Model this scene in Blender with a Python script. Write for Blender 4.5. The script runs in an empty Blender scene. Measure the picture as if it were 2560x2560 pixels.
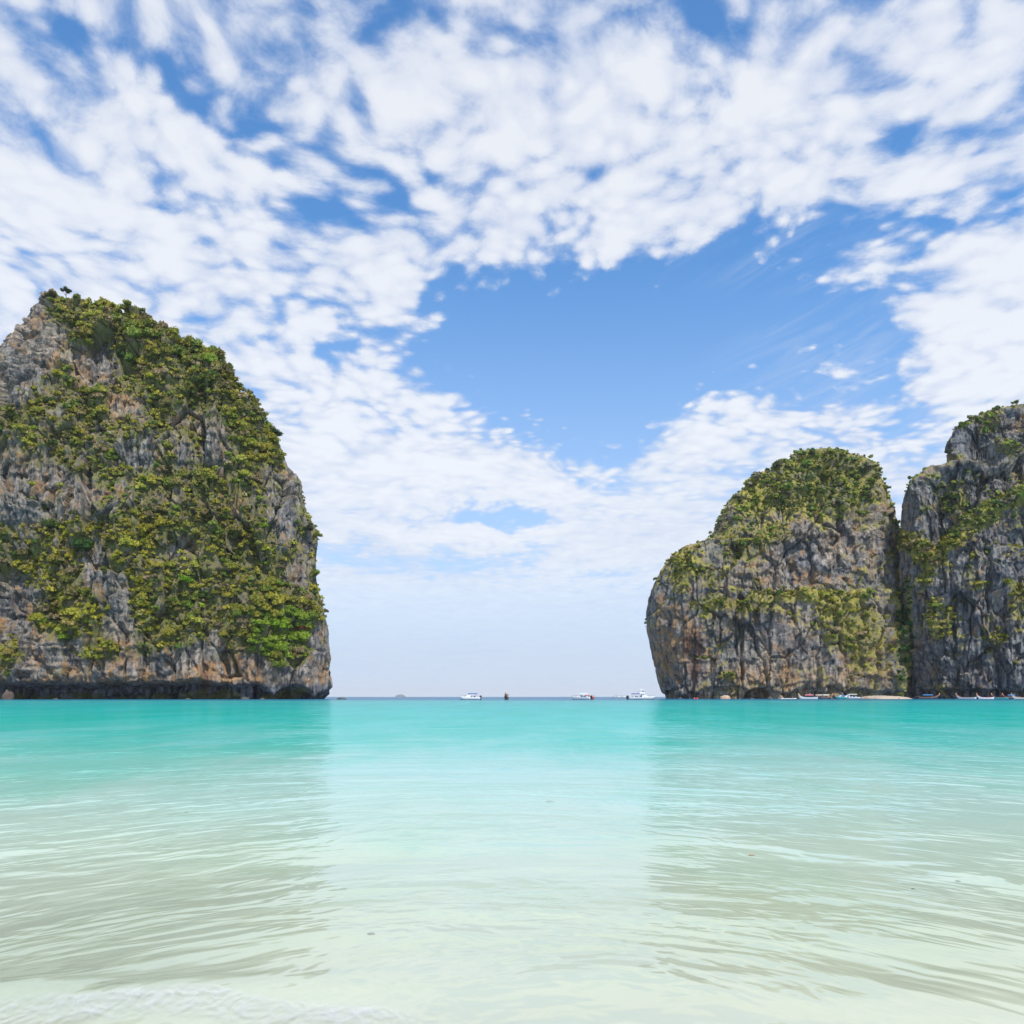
import bpy, math, random
import numpy as np
random.seed(7); RNG = np.random.default_rng(7)
S = bpy.context.scene
R = math.radians
# ------------------------------------------------------------------ camera
F, HZ, CX, H = 1920.0, 1742.0, 1280.0, 1.0      # focal length in photo pixels, horizon row, centre column, eye height (m)
cam_d = bpy.data.cameras.new('camera'); cam = bpy.data.objects.new('camera', cam_d)
S.collection.objects.link(cam); S.camera = cam
cam_d.sensor_width = 36; cam_d.lens = 27; cam_d.shift_y = (HZ-1280)/2560
cam_d.clip_start = 0.05; cam_d.clip_end = 60000
cam.location = (0, 0, H); cam.rotation_euler = (R(90), 0, 0)
# ------------------------------------------------------------------ exposure
S.render.engine = 'CYCLES'
S.view_settings.view_transform = 'Standard'; S.view_settings.look = 'None'
S.view_settings.exposure = 0.0; S.view_settings.gamma = 1; S.view_settings.use_curve_mapping = False
S.cycles.max_bounces = 6; S.cycles.diffuse_bounces = 2; S.cycles.glossy_bounces = 3
S.cycles.transparent_max_bounces = 12; S.cycles.sample_clamp_indirect = 4
# ------------------------------------------------------------------ node helpers
class NT:
    def __init__(s, tree): s.t = tree; s.n = tree.nodes; s.l = tree.links
    def put(s, sock, v):
        if v is None: return
        if isinstance(v, bpy.types.NodeSocket): s.l.new(v, sock)
        else:
            try: sock.default_value = v
            except Exception:
                sock.default_value = (v, v, v) if not hasattr(v, '__len__') else tuple(v)[:len(sock.default_value)]
    def m(s, op, a=None, b=None, c=None, clamp=False):
        n = s.n.new('ShaderNodeMath'); n.operation = op; n.use_clamp = clamp
        for i, v in enumerate((a, b, c)): s.put(n.inputs[i], v) if v is not None else None
        return n.outputs[0]
    def v(s, op, a=None, b=None, c=None, scale=None):
        n = s.n.new('ShaderNodeVectorMath'); n.operation = op
        for i, x in enumerate((a, b, c)):
            if x is not None: s.put(n.inputs[i], x)
        if scale is not None: s.put(n.inputs['Scale'], scale)
        return n.outputs['Value'] if op in ('LENGTH', 'DOT_PRODUCT', 'DISTANCE') else n.outputs[0]
    def sep(s, v):
        n = s.n.new('ShaderNodeSeparateXYZ'); s.l.new(v, n.inputs[0]); return n.outputs
    def comb(s, x=0., y=0., z=0.):
        n = s.n.new('ShaderNodeCombineXYZ')
        for i, q in enumerate((x, y, z)): s.put(n.inputs[i], q)
        return n.outputs[0]
    def noise(s, v, scale=1., detail=4., rough=.5, dist=0., lac=2., color=False):
        n = s.n.new('ShaderNodeTexNoise')
        if v is not None: s.l.new(v, n.inputs['Vector'])
        n.inputs['Scale'].default_value = scale; n.inputs['Detail'].default_value = detail
        n.inputs['Roughness'].default_value = rough; n.inputs['Distortion'].default_value = dist
        n.inputs['Lacunarity'].default_value = lac
        return n.outputs[1 if color else 0]
    def vor(s, v, scale=1., feature='F1', smooth=None, out='Distance'):
        n = s.n.new('ShaderNodeTexVoronoi'); n.feature = feature
        s.l.new(v, n.inputs['Vector']); n.inputs['Scale'].default_value = scale
        if smooth is not None: n.inputs['Smoothness'].default_value = smooth
        return n.outputs[out]
    def mr(s, v, a, b, c=0., d=1., kind='SMOOTHSTEP'):
        n = s.n.new('ShaderNodeMapRange'); n.interpolation_type = kind
        s.put(n.inputs[0], v)
        for i, q in enumerate((a, b, c, d)): s.put(n.inputs[i+1], q)
        return n.outputs[0]
    def mix(s, f, a, b, blend='MIX'):
        n = s.n.new('ShaderNodeMix'); n.data_type = 'RGBA'; n.blend_type = blend
        s.put(n.inputs[0], f)
        for q, k in ((a, 6), (b, 7)):
            if isinstance(q, bpy.types.NodeSocket): s.l.new(q, n.inputs[k])
            else: n.inputs[k].default_value = (*q[:3], 1)
        return n.outputs[2]
    def ramp(s, f, stops, interp='LINEAR'):
        n = s.n.new('ShaderNodeValToRGB'); n.color_ramp.interpolation = interp
        e = n.color_ramp.elements
        while len(e) < len(stops): e.new(0.5)
        for i, (p, c) in enumerate(stops): e[i].position = p; e[i].color = (*c, 1)
        s.l.new(f, n.inputs[0]); return n.outputs[0]
# ------------------------------------------------------------------ world: sky with clouds
SUN_EL, SUN_AZ = R(56), R(150)        # azimuth clockwise from +Y (view direction): behind the camera, to the right
W = bpy.data.worlds.new('World'); S.world = W; W.use_nodes = True
w = NT(W.node_tree); w.n.clear()
SKY = 0.13
def build_world():
    sky = w.n.new('ShaderNodeTexSky'); sky.sky_type = 'NISHITA'; sky.sun_disc = False
    sky.sun_elevation = SUN_EL; sky.sun_rotation = SUN_AZ
    sky.altitude = 0; sky.air_density = 1.0; sky.dust_density = 0.6; sky.ozone_density = 1.5
    tc = w.n.new('ShaderNodeTexCoord').outputs['Generated']
    d = w.v('NORMALIZE', tc); x, y, z = w.sep(d)
    zc = w.m('MAXIMUM', z, 0.0)
    # flat cloud deck seen in perspective, its rows running away from the beach
    den = w.m('ADD', zc, 0.13)
    u = w.m('DIVIDE', x, den); v_ = w.m('DIVIDE', y, den)
    P = w.comb(u, w.m('MULTIPLY', v_, 1.05), 0.37)
    warp = w.noise(P, 2.2, 3, .5, color=True)
    Pw = w.v('ADD', P, w.v('SCALE', w.v('SUBTRACT', warp, (.5, .5, .5)), scale=.22))
    # where the sky opens: bearing/slope of the gaps (X = x/y, Z = z/y)
    yy = w.m('MAXIMUM', y, 0.15)
    X = w.m('DIVIDE', x, yy); Z = w.m('DIVIDE', z, yy)
    wn = w.noise(w.comb(X, w.m('MULTIPLY', Z, 1.3), 3.1), 4.5, 6, .62, color=True)
    G = w.v('ADD', w.comb(X, Z, 0.), w.v('SCALE', w.v('SUBTRACT', wn, (.5, .5, .5)), scale=.17))
    # (column, row, rx, ry, strength, rotation deg) in the photograph's measure, negative = open sky
    blobs = [(1190, 800, 130, 100, -.8, 0), (1370, 880, 240, 180, -1.1, 0), (1500, 1040, 170, 110, -.9, 10), (1650, 830, 290, 170, -1.1, 0),
             (1960, 790, 260, 140, -.85, -10), (2190, 880, 120, 170, -.8, 0), (1250, 650, 260, 60, -.45, 0), (1800, 640, 260, 60, -.35, -12),
             (2230, 560, 240, 60, -.38, -25), (190, 95, 80, 40, -.28, 0), (440, 175, 110, 50, -.30, 35), (745, 90, 45, 120, -.26, 20),
             (870, 310, 60, 90, -.18, 30), (610, 360, 130, 40, -.26, 30), (700, 440, 130, 30, -.24, 30), (1100, 90, 35, 110, -.2, 0),
             (520, 770, 100, 50, -.40, 0), (620, 860, 140, 40, -.28, 0), (900, 850, 120, 60, -.36, 0), (2290, 350, 50, 40, -.25, 0), (2050, 260, 90, 60, -.18, -30), (2500, 60, 160, 90, .3, 0),
             (1630, 300, 25, 60, -.3, 0), (1180, 1272, 210, 26, -.62, 0), (960, 1385, 330, 40, -.42, 0),
             (2520, 820, 210, 210, .85, -20), (2560, 640, 160, 90, .3, -20), (250, 560, 420, 260, .30, 15), (1500, 330, 420, 260, .34, 0), (2200, 250, 420, 200, .25, 0),
             (900, 1090, 300, 150, .42, 30), (760, 740, 190, 110, .22, 0), (1250, 1190, 300, 60, .36, 10), (1730, 1120, 110, 90, .30, -20),
             (1150, 1320, 330, 22, .3, 0), (2050, 1080, 250, 80, .12, -12), (1960, 950, 210, 45, .18, -25), (1100, 1480, 600, 90, .12, 0)]
    bias = None
    for (cx, cy, rx, ry, a, rot) in blobs:
        c = w.v('SUBTRACT', G, ((cx-CX)/F, (HZ-cy)/F, 0))
        if rot:
            n = w.n.new('ShaderNodeVectorRotate'); n.rotation_type = 'Z_AXIS'; w.l.new(c, n.inputs['Vector'])
            n.inputs['Angle'].default_value = R(rot); c = n.outputs[0]
        L = w.v('LENGTH', w.v('MULTIPLY', c, (F/rx, F/ry, 0)))
        g = w.mr(L, 1.75, .1, 0, a)
        bias = g if bias is None else w.m('ADD', bias, g)
    front = w.mr(y, 0.1, 0.4)
    bias = w.m('ADD', w.m('MULTIPLY', bias, front), w.mr(y, .4, .1, 0, .05))
    bias = w.m('MAXIMUM', bias, -1.35)
    def dens(Pv):
        cell = w.vor(Pv, 9.0, 'SMOOTH_F1', .9)
        cell2 = w.vor(Pv, 25., 'SMOOTH_F1', .8)
        fbm = w.noise(Pv, 9.0, 10, .62)
        q = w.m('ADD', w.m('MULTIPLY', w.m('SUBTRACT', .40, cell), 1.15), w.m('MULTIPLY', w.m('SUBTRACT', .40, cell2), 1.05))
        return w.m('ADD', q, w.m('MULTIPLY', w.m('SUBTRACT', fbm, .5), 2.1))
    big = w.m('ADD', w.m('MULTIPLY', w.m('SUBTRACT', w.noise(Pw, 2.6, 3, .55), .5), .75), w.m('MULTIPLY', w.m('SUBTRACT', w.noise(w.v('MULTIPLY', P, (1., .45, 1.)), 5., 4, .6), .5), .6))
    d0 = dens(Pw)
    low = w.mr(Z, .42, .20)          # far off the puffs merge
    base = w.m('ADD', w.m('MULTIPLY', bias, 1.0), .235)
    cov = w.m('ADD', w.m('MULTIPLY', d0, w.m('MULTIPLY_ADD', low, -.62, 1.)), w.m('ADD', base, big))
    # low, far away the deck thins into a pale streaky veil
    veil = w.noise(w.comb(w.m('MULTIPLY', X, 1.3), w.m('MULTIPLY', Z, 5.), 8.), 2.6, 7, .62, .5)
    cov = w.m('ADD', cov, w.m('MULTIPLY', low, w.m('MULTIPLY', w.m('SUBTRACT', veil, .45), 1.7)))
    opac = w.mr(cov, -.42, .31)
    # thin cirrus combed out towards the lower right of the gap
    cp = w.n.new('ShaderNodeVectorRotate'); cp.rotation_type = 'Z_AXIS'; w.l.new(w.comb(X, Z, 0.), cp.inputs['Vector']); cp.inputs['Angle'].default_value = R(-28)
    cir = w.noise(w.v('MULTIPLY', cp.outputs[0], (3.2, 26., 1.)), 1.3, 8, .66, .8)
    cm = w.mr(w.v('LENGTH', w.v('MULTIPLY', w.v('SUBTRACT', w.comb(X, Z, 0.), ((2110-CX)/F, (HZ-940)/F, 0)), (F/300, F/230, 0))), 1.35, .2)
    cm2 = w.mr(w.v('LENGTH', w.v('MULTIPLY', w.v('SUBTRACT', w.comb(X, Z, 0.), ((2080-CX)/F, (HZ-640)/F, 0)), (F/380, F/120, 0))), 1.4, .2)
    opac = w.m('MAXIMUM', opac, w.m('MULTIPLY', w.m('MAXIMUM', cm, w.m('MULTIPLY', cm2, .8)), w.mr(cir, .42, .72, 0, .5)))
    soft = w.mr(Z, .06, .20); opac = w.m('MULTIPLY', opac, w.m('MULTIPLY_ADD', soft, .68, .18))
    opac = w.m('MULTIPLY', opac, .98)
    lum = w.m('ADD', w.m('MULTIPLY', d0, w.m('MULTIPLY_ADD', low, -.7, .9)), w.m('MULTIPLY', base, .55))
    tone = w.mr(w.m('SUBTRACT', lum, w.mr(Z, .70, .95, 0, .06)), -.45, .55)
    cloud = w.mix(tone, (.60/SKY, .68/SKY, .86/SKY), (.97/SKY, .98/SKY, 1.0/SKY))
    # horizon haze brightens the clear sky
    tint = w.v('MULTIPLY', sky.outputs[0], (.80, 1.36, 1.75))
    hz = w.mr(Z, .62, .05, 0, 1, 'LINEAR')
    hz = w.m('MULTIPLY', w.m('POWER', hz, 1.55), .96)
    clear = w.mix(hz, tint, (.58/SKY, .69/SKY, .88/SKY))
    col = w.mix(opac, clear, cloud)
    bg = w.n.new('ShaderNodeBackground'); w.l.new(col, bg.inputs[0]); bg.inputs[1].default_value = SKY
    o = w.n.new('ShaderNodeOutputWorld'); w.l.new(bg.outputs[0], o.inputs[0])
build_world()
W.cycles.sampling_method = 'MANUAL'; W.cycles.sample_map_resolution = 1024
# ------------------------------------------------------------------ sun
sd = bpy.data.lights.new('sun', 'SUN'); sd.energy = 4.8; sd.angle = R(.5); sd.color = (1, .95, .86)
sun = bpy.data.objects.new('sun', sd); S.collection.objects.link(sun)
# light travels from the sun: direction to sun
sx, sy, sz = math.sin(SUN_AZ)*math.cos(SUN_EL), math.cos(SUN_AZ)*math.cos(SUN_EL), math.sin(SUN_EL)
from mathutils import Vector, Matrix
sun.rotation_euler = Vector((sx, sy, sz)).to_track_quat('Z', 'Y').to_euler()
# ------------------------------------------------------------------ object helpers
def at(px, py, Y): return ((px-CX)/F*Y, Y, H+(HZ-py)/F*Y)
def tag(o, label=None, cat=None, group=None, kind=None):
    if label: o['label'] = label
    if cat: o['category'] = cat
    if group: o['group'] = group
    if kind: o['kind'] = kind
    return o
def link(name, me, mat=None, parent=None, loc=None):
    o = bpy.data.objects.new(name, me); S.collection.objects.link(o)
    if mat is not None and me is not None and not me.materials: me.materials.append(mat)
    if parent is not None: o.parent = parent
    if loc is not None: o.location = loc
    return o
def empty(name, loc, rz=0, rot=None):
    o = bpy.data.objects.new(name, None); S.collection.objects.link(o); o.location = loc
    o.rotation_euler = rot or (0, 0, rz); o.empty_display_size = .3; return o
def np_mesh(name, V, Q, smooth=True):
    me = bpy.data.meshes.new(name); k = Q.shape[1]
    me.vertices.add(len(V)); me.vertices.foreach_set('co', np.ascontiguousarray(V, dtype=np.float32).ravel())
    me.loops.add(Q.size); me.loops.foreach_set('vertex_index', np.ascontiguousarray(Q, dtype=np.int32).ravel())
    me.polygons.add(len(Q)); me.polygons.foreach_set('loop_start', np.arange(0, Q.size, k, dtype=np.int32))
    me.polygons.foreach_set('loop_total', np.full(len(Q), k, dtype=np.int32))
    me.polygons.foreach_set('use_smooth', np.full(len(Q), smooth, dtype=bool))
    me.update(calc_edges=True); return me
def vcol(me, name, C):
    a = me.color_attributes.new(name, 'FLOAT_COLOR', 'POINT')
    A = np.ones((len(C), 4), np.float32); A[:, :C.shape[1]] = C
    a.data.foreach_set('color', A.ravel())
def mat(name, col, rough=.6, metal=0., noise=None, spec=None):
    m = bpy.data.materials.new(name); m.use_nodes = True; t = NT(m.node_tree)
    b = m.node_tree.nodes['Principled BSDF']; b.inputs['Roughness'].default_value = rough; b.inputs['Metallic'].default_value = metal
    tc = t.n.new('ShaderNodeTexCoord').outputs['Object']
    n = t.noise(tc, noise or 6., 4, .6)
    c = t.mix(n, tuple(q*.78 for q in col), tuple(min(1, q*1.18) for q in col))
    t.l.new(c, b.inputs['Base Color']); return m
class MB:
    """collects simple solids, then builds one mesh object"""
    def __init__(s): s.V = []; s.Fc = []
    def add(s, vs, fs):
        k = len(s.V); s.V += [tuple(v) for v in vs]; s.Fc += [tuple(i+k for i in f) for f in fs]
    def box(s, c, sz, taper=1.0):
        x, y, z = c; a, b, h = sz[0]/2, sz[1]/2, sz[2]/2
        s.add([(x-a, y-b, z-h), (x+a, y-b, z-h), (x+a, y+b, z-h), (x-a, y+b, z-h),
               (x-a*taper, y-b*taper, z+h), (x+a*taper, y-b*taper, z+h), (x+a*taper, y+b*taper, z+h), (x-a*taper, y+b*taper, z+h)],
              [(0, 3, 2, 1), (4, 5, 6, 7), (0, 1, 5, 4), (1, 2, 6, 5), (2, 3, 7, 6), (3, 0, 4, 7)])
    def tube(s, pts, rad, n=6):
        pts = [Vector(p) for p in pts]; rad = rad if hasattr(rad, '__len__') else [rad]*len(pts); rings = []
        for i, p in enumerate(pts):
            d = (pts[min(i+1, len(pts)-1)]-pts[max(i-1, 0)]).normalized()
            a = d.orthogonal().normalized() if i == 0 else (a-d*a.dot(d)).normalized()
            b = d.cross(a); rings.append([p+(a*math.cos(2*math.pi*k/n)+b*math.sin(2*math.pi*k/n))*rad[i] for k in range(n)])
        vs = [v for r in rings for v in r]; fs = []
        for i in range(len(rings)-1):
            for k in range(n): fs.append((i*n+k, i*n+(k+1) % n, (i+1)*n+(k+1) % n, (i+1)*n+k))
        fs.append(tuple(range(n))[::-1]); fs.append(tuple((len(rings)-1)*n+k for k in range(n))); s.add(vs, fs)
    def loft(s, secs, cap=True):
        n = len(secs[0]); vs = [v for q in secs for v in q]; fs = []
        for i in range(len(secs)-1):
            for k in range(n-1): fs.append((i*n+k, i*n+k+1, (i+1)*n+k+1, (i+1)*n+k))
        if cap: fs.append(tuple(range(n))[::-1]); fs.append(tuple((len(secs)-1)*n+k for k in range(n)))
        s.add(vs, fs)
    def build(s, name, m, parent=None, smooth=False):
        me = bpy.data.meshes.new(name); me.from_pydata(s.V, [], s.Fc); me.update()
        import bmesh
        bm = bmesh.new(); bm.from_mesh(me); bmesh.ops.recalc_face_normals(bm, faces=bm.faces); bm.to_mesh(me); bm.free()
        if smooth: me.polygons.foreach_set('use_smooth', [True]*len(me.polygons))
        return link(name, me, m, parent)
# ------------------------------------------------------------------ numpy noise
def hsh(i, j, k, s):
    h = (i.astype(np.uint32)*np.uint32(374761393)+j.astype(np.uint32)*np.uint32(668265263)
         + k.astype(np.uint32)*np.uint32(2147483647)+np.uint32((s*1274126177) & 0xffffffff))
    h = (h ^ (h >> np.uint32(13)))*np.uint32(1274126177); h = h ^ (h >> np.uint32(16)); h = h*np.uint32(2246822519)
    return (h ^ (h >> np.uint32(15)))
def u01(h): return (h & np.uint32(0xffff)).astype(np.float32)/65535.
def pnoise(P, s=0):
    P = np.asarray(P, np.float32); I = np.floor(P).astype(np.int64); f = P-I; g = f*f*f*(f*(f*6-15)+10); out = 0
    for a in (0, 1):
        wa = g[:, 0] if a else 1-g[:, 0]
        for b in (0, 1):
            wb = g[:, 1] if b else 1-g[:, 1]
            for c in (0, 1):
                wc = g[:, 2] if c else 1-g[:, 2]
                h = hsh(I[:, 0]+a, I[:, 1]+b, I[:, 2]+c, s)
                gx = (h & np.uint32(1023)).astype(np.float32)/511.5-1; gy = ((h >> np.uint32(10)) & np.uint32(1023)).astype(np.float32)/511.5-1
                gz = ((h >> np.uint32(20)) & np.uint32(1023)).astype(np.float32)/511.5-1
                out = out+wa*wb*wc*(gx*(f[:, 0]-a)+gy*(f[:, 1]-b)+gz*(f[:, 2]-c))
    return out*1.3
def fbm(P, octv=4, s=0, rough=.5, ridge=False):
    P = np.asarray(P, np.float32); o = 0; A = 1; T = 0
    for i in range(octv):
        n = pnoise(P*(2.03**i)+i*17.3, s+i*7)
        if ridge: n = 1-2*np.abs(n)
        o = o+A*n; T += A; A *= rough
    return o/T
def voro(P, s=0):
    P = np.asarray(P, np.float32); I = np.floor(P).astype(np.int64); F1 = np.full(len(P), 9., np.float32); F2 = F1.copy(); ID = np.zeros(len(P), np.float32)
    D = np.zeros((len(P), 3), np.float32); H3 = np.zeros((len(P), 3), np.float32)
    for a in (-1, 0, 1):
        for b in (-1, 0, 1):
            for c in (-1, 0, 1):
                J = I+np.array([a, b, c]); h = hsh(J[:, 0], J[:, 1], J[:, 2], s)
                q = np.stack([(h & np.uint32(1023)).astype(np.float32), ((h >> np.uint32(10)) & np.uint32(1023)).astype(np.float32),
                              ((h >> np.uint32(20)) & np.uint32(1023)).astype(np.float32)], 1)/1023.
                dd = np.sqrt(((J+q-P)**2).sum(1)); m1 = dd < F1; m2 = (~m1) & (dd < F2)
                F2 = np.where(m1, F1, np.where(m2, dd, F2)); F1 = np.where(m1, dd, F1)
                h2 = u01(hsh(J[:, 0]+7, J[:, 1]-3, J[:, 2]+11, s+5)); ID = np.where(m1, h2, ID)
                D = np.where(m1[:, None], P-J-q, D); H3 = np.where(m1[:, None], q[:, ::-1]*2-1, H3)
    return F1, F2, ID, (D*H3).sum(1)
def sst(a, b, x):
    t = np.clip((x-a)/(b-a), 0, 1); return t*t*(3-2*t)
def blobs2(px, py, L):
    o = np.zeros(len(px), np.float32)
    for (cx, cy, rx, ry, a) in L: o += a*sst(1.4, .5, np.sqrt(((px-cx)/rx)**2+((py-cy)/ry)**2))
    return o
def project(P): return CX+P[:, 0]/P[:, 1]*F, HZ-(P[:, 2]-H)/P[:, 1]*F
# ------------------------------------------------------------------ materials
def rock_material():
    m = bpy.data.materials.new('limestone'); m.use_nodes = True; t = NT(m.node_tree); b = t.n['Principled BSDF']
    b.inputs['Roughness'].default_value = .92; b.inputs['Specular IOR Level'].default_value = .2
    geo = t.n.new('ShaderNodeNewGeometry').outputs['Position']; x, y, z = t.sep(geo)
    a = t.n.new('ShaderNodeAttribute'); a.attribute_name = 'mask'; veg, och, dark = t.sep(a.outputs['Vector'])
    a2 = t.n.new('ShaderNodeAttribute'); a2.attribute_name = 'mask2'; grass, red, warm = t.sep(a2.outputs['Vector'])
    streak = t.noise(t.v('MULTIPLY', geo, (.55, .55, .07)), 1., 6, .62, .3)
    mott = t.noise(geo, .33, 8, .68)
    fine = t.noise(geo, 1.6, 5, .65)
    runs = t.noise(t.v('MULTIPLY', geo, (.42, .42, .03)), 1., 4, .6, .2); beds = t.noise(t.v('MULTIPLY', geo, (.06, .06, 1.5)), 1., 3, .6, .3)
    g = t.ramp(t.m('ADD', t.m('MULTIPLY', streak, .55), t.m('MULTIPLY', mott, .5)),
               [(.36, (.045, .048, .054)), (.45, (.125, .127, .132)), (.54, (.245, .24, .235)), (.65, (.44, .42, .39))])
    g = t.mix(t.mr(fine, .35, .7), t.v('SCALE', g, scale=.72), t.v('SCALE', g, scale=1.2))
    g = t.mix(t.mr(runs, .50, .62, 0, .8), g, t.v('MULTIPLY', g, (.42, .44, .50)))
    g = t.mix(t.mr(runs, .44, .36, 0, .6), g, (.42, .41, .385))
    g = t.mix(t.mr(beds, .56, .62, 0, .35), g, t.v('SCALE', g, scale=.5))
    g = t.mix(warm, g, t.v('MULTIPLY', g, (1.55, 1.28, 1.02)))
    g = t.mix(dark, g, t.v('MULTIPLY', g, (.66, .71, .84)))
    orange = t.mix(t.noise(geo, .8, 3), (.34, .17, .075), (.46, .32, .18))
    g = t.mix(t.m('MULTIPLY', och, t.mr(t.noise(t.v('MULTIPLY', geo, (1., 1., .5)), .30, 6, .68), .42, .58)), g, orange)
    g = t.mix(t.m('MULTIPLY', red, t.mr(streak, .4, .6, .3, .95)), g, (.17, .065, .035))
    soil = t.mix(t.noise(geo, .9, 5, .7), (.12, .10, .07), (.33, .27, .175))
    soil = t.mix(t.mr(t.noise(geo, .30, 4, .6), .36, .56), soil, (.18, .19, .055))
    g = t.mix(veg, g, soil)
    gr = t.mix(t.noise(t.v('MULTIPLY', geo, (1., 1., .5)), 1.1, 5, .7), (.20, .21, .035), (.56, .46, .14))
    g = t.mix(t.m('MULTIPLY', grass, t.mr(t.noise(geo, .7, 5, .7), .3, .5)), g, gr)
    t.l.new(g, b.inputs['Base Color'])
    hgt = t.m('ADD', t.noise(t.v('MULTIPLY', geo, (1., 1., .22)), 1.3, 8, .72), t.m('MULTIPLY', t.noise(geo, 2.2, 5, .7), .5))
    bp = t.n.new('ShaderNodeBump'); bp.inputs['Strength'].default_value = .9; bp.inputs['Distance'].default_value = 1.5
    t.l.new(hgt, bp.inputs['Height']); t.l.new(bp.outputs[0], b.inputs['Normal']); return m
M_ROCK = rock_material()
def leaf_material(name, use_attr):
    m = bpy.data.materials.new(name); m.use_nodes = True; t = NT(m.node_tree); b = t.n['Principled BSDF']
    b.inputs['Roughness'].default_value = .65; b.inputs['Specular IOR Level'].default_value = .25
    a = t.n.new('ShaderNodeAttribute'); a.attribute_name = 'leaf'
    if use_attr: col = a.outputs['Color']
    else:
        oi = t.n.new('ShaderNodeObjectInfo'); col = t.v('MULTIPLY', oi.outputs['Color'], a.outputs['Vector'])
    t.l.new(col, b.inputs['Base Color'])
    tr = t.n.new('ShaderNodeBsdfTranslucent'); t.l.new(t.v('MULTIPLY', col, (1.2, 1.25, .6)), tr.inputs[0])
    mx = t.n.new('ShaderNodeMixShader'); mx.inputs[0].default_value = .28
    t.l.new(b.outputs[0], mx.inputs[1]); t.l.new(tr.outputs[0], mx.inputs[2])
    t.l.new(mx.outputs[0], t.n['Material Output'].inputs[0]); return m
M_LEAFA = leaf_material('foliage_mass', True); M_LEAF = leaf_material('foliage', False)
M_BARK = mat('bark', (.16, .13, .10), .9, noise=3); M_PALE_BARK = mat('pale_bark', (.42, .38, .33), .9, noise=3)
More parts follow.
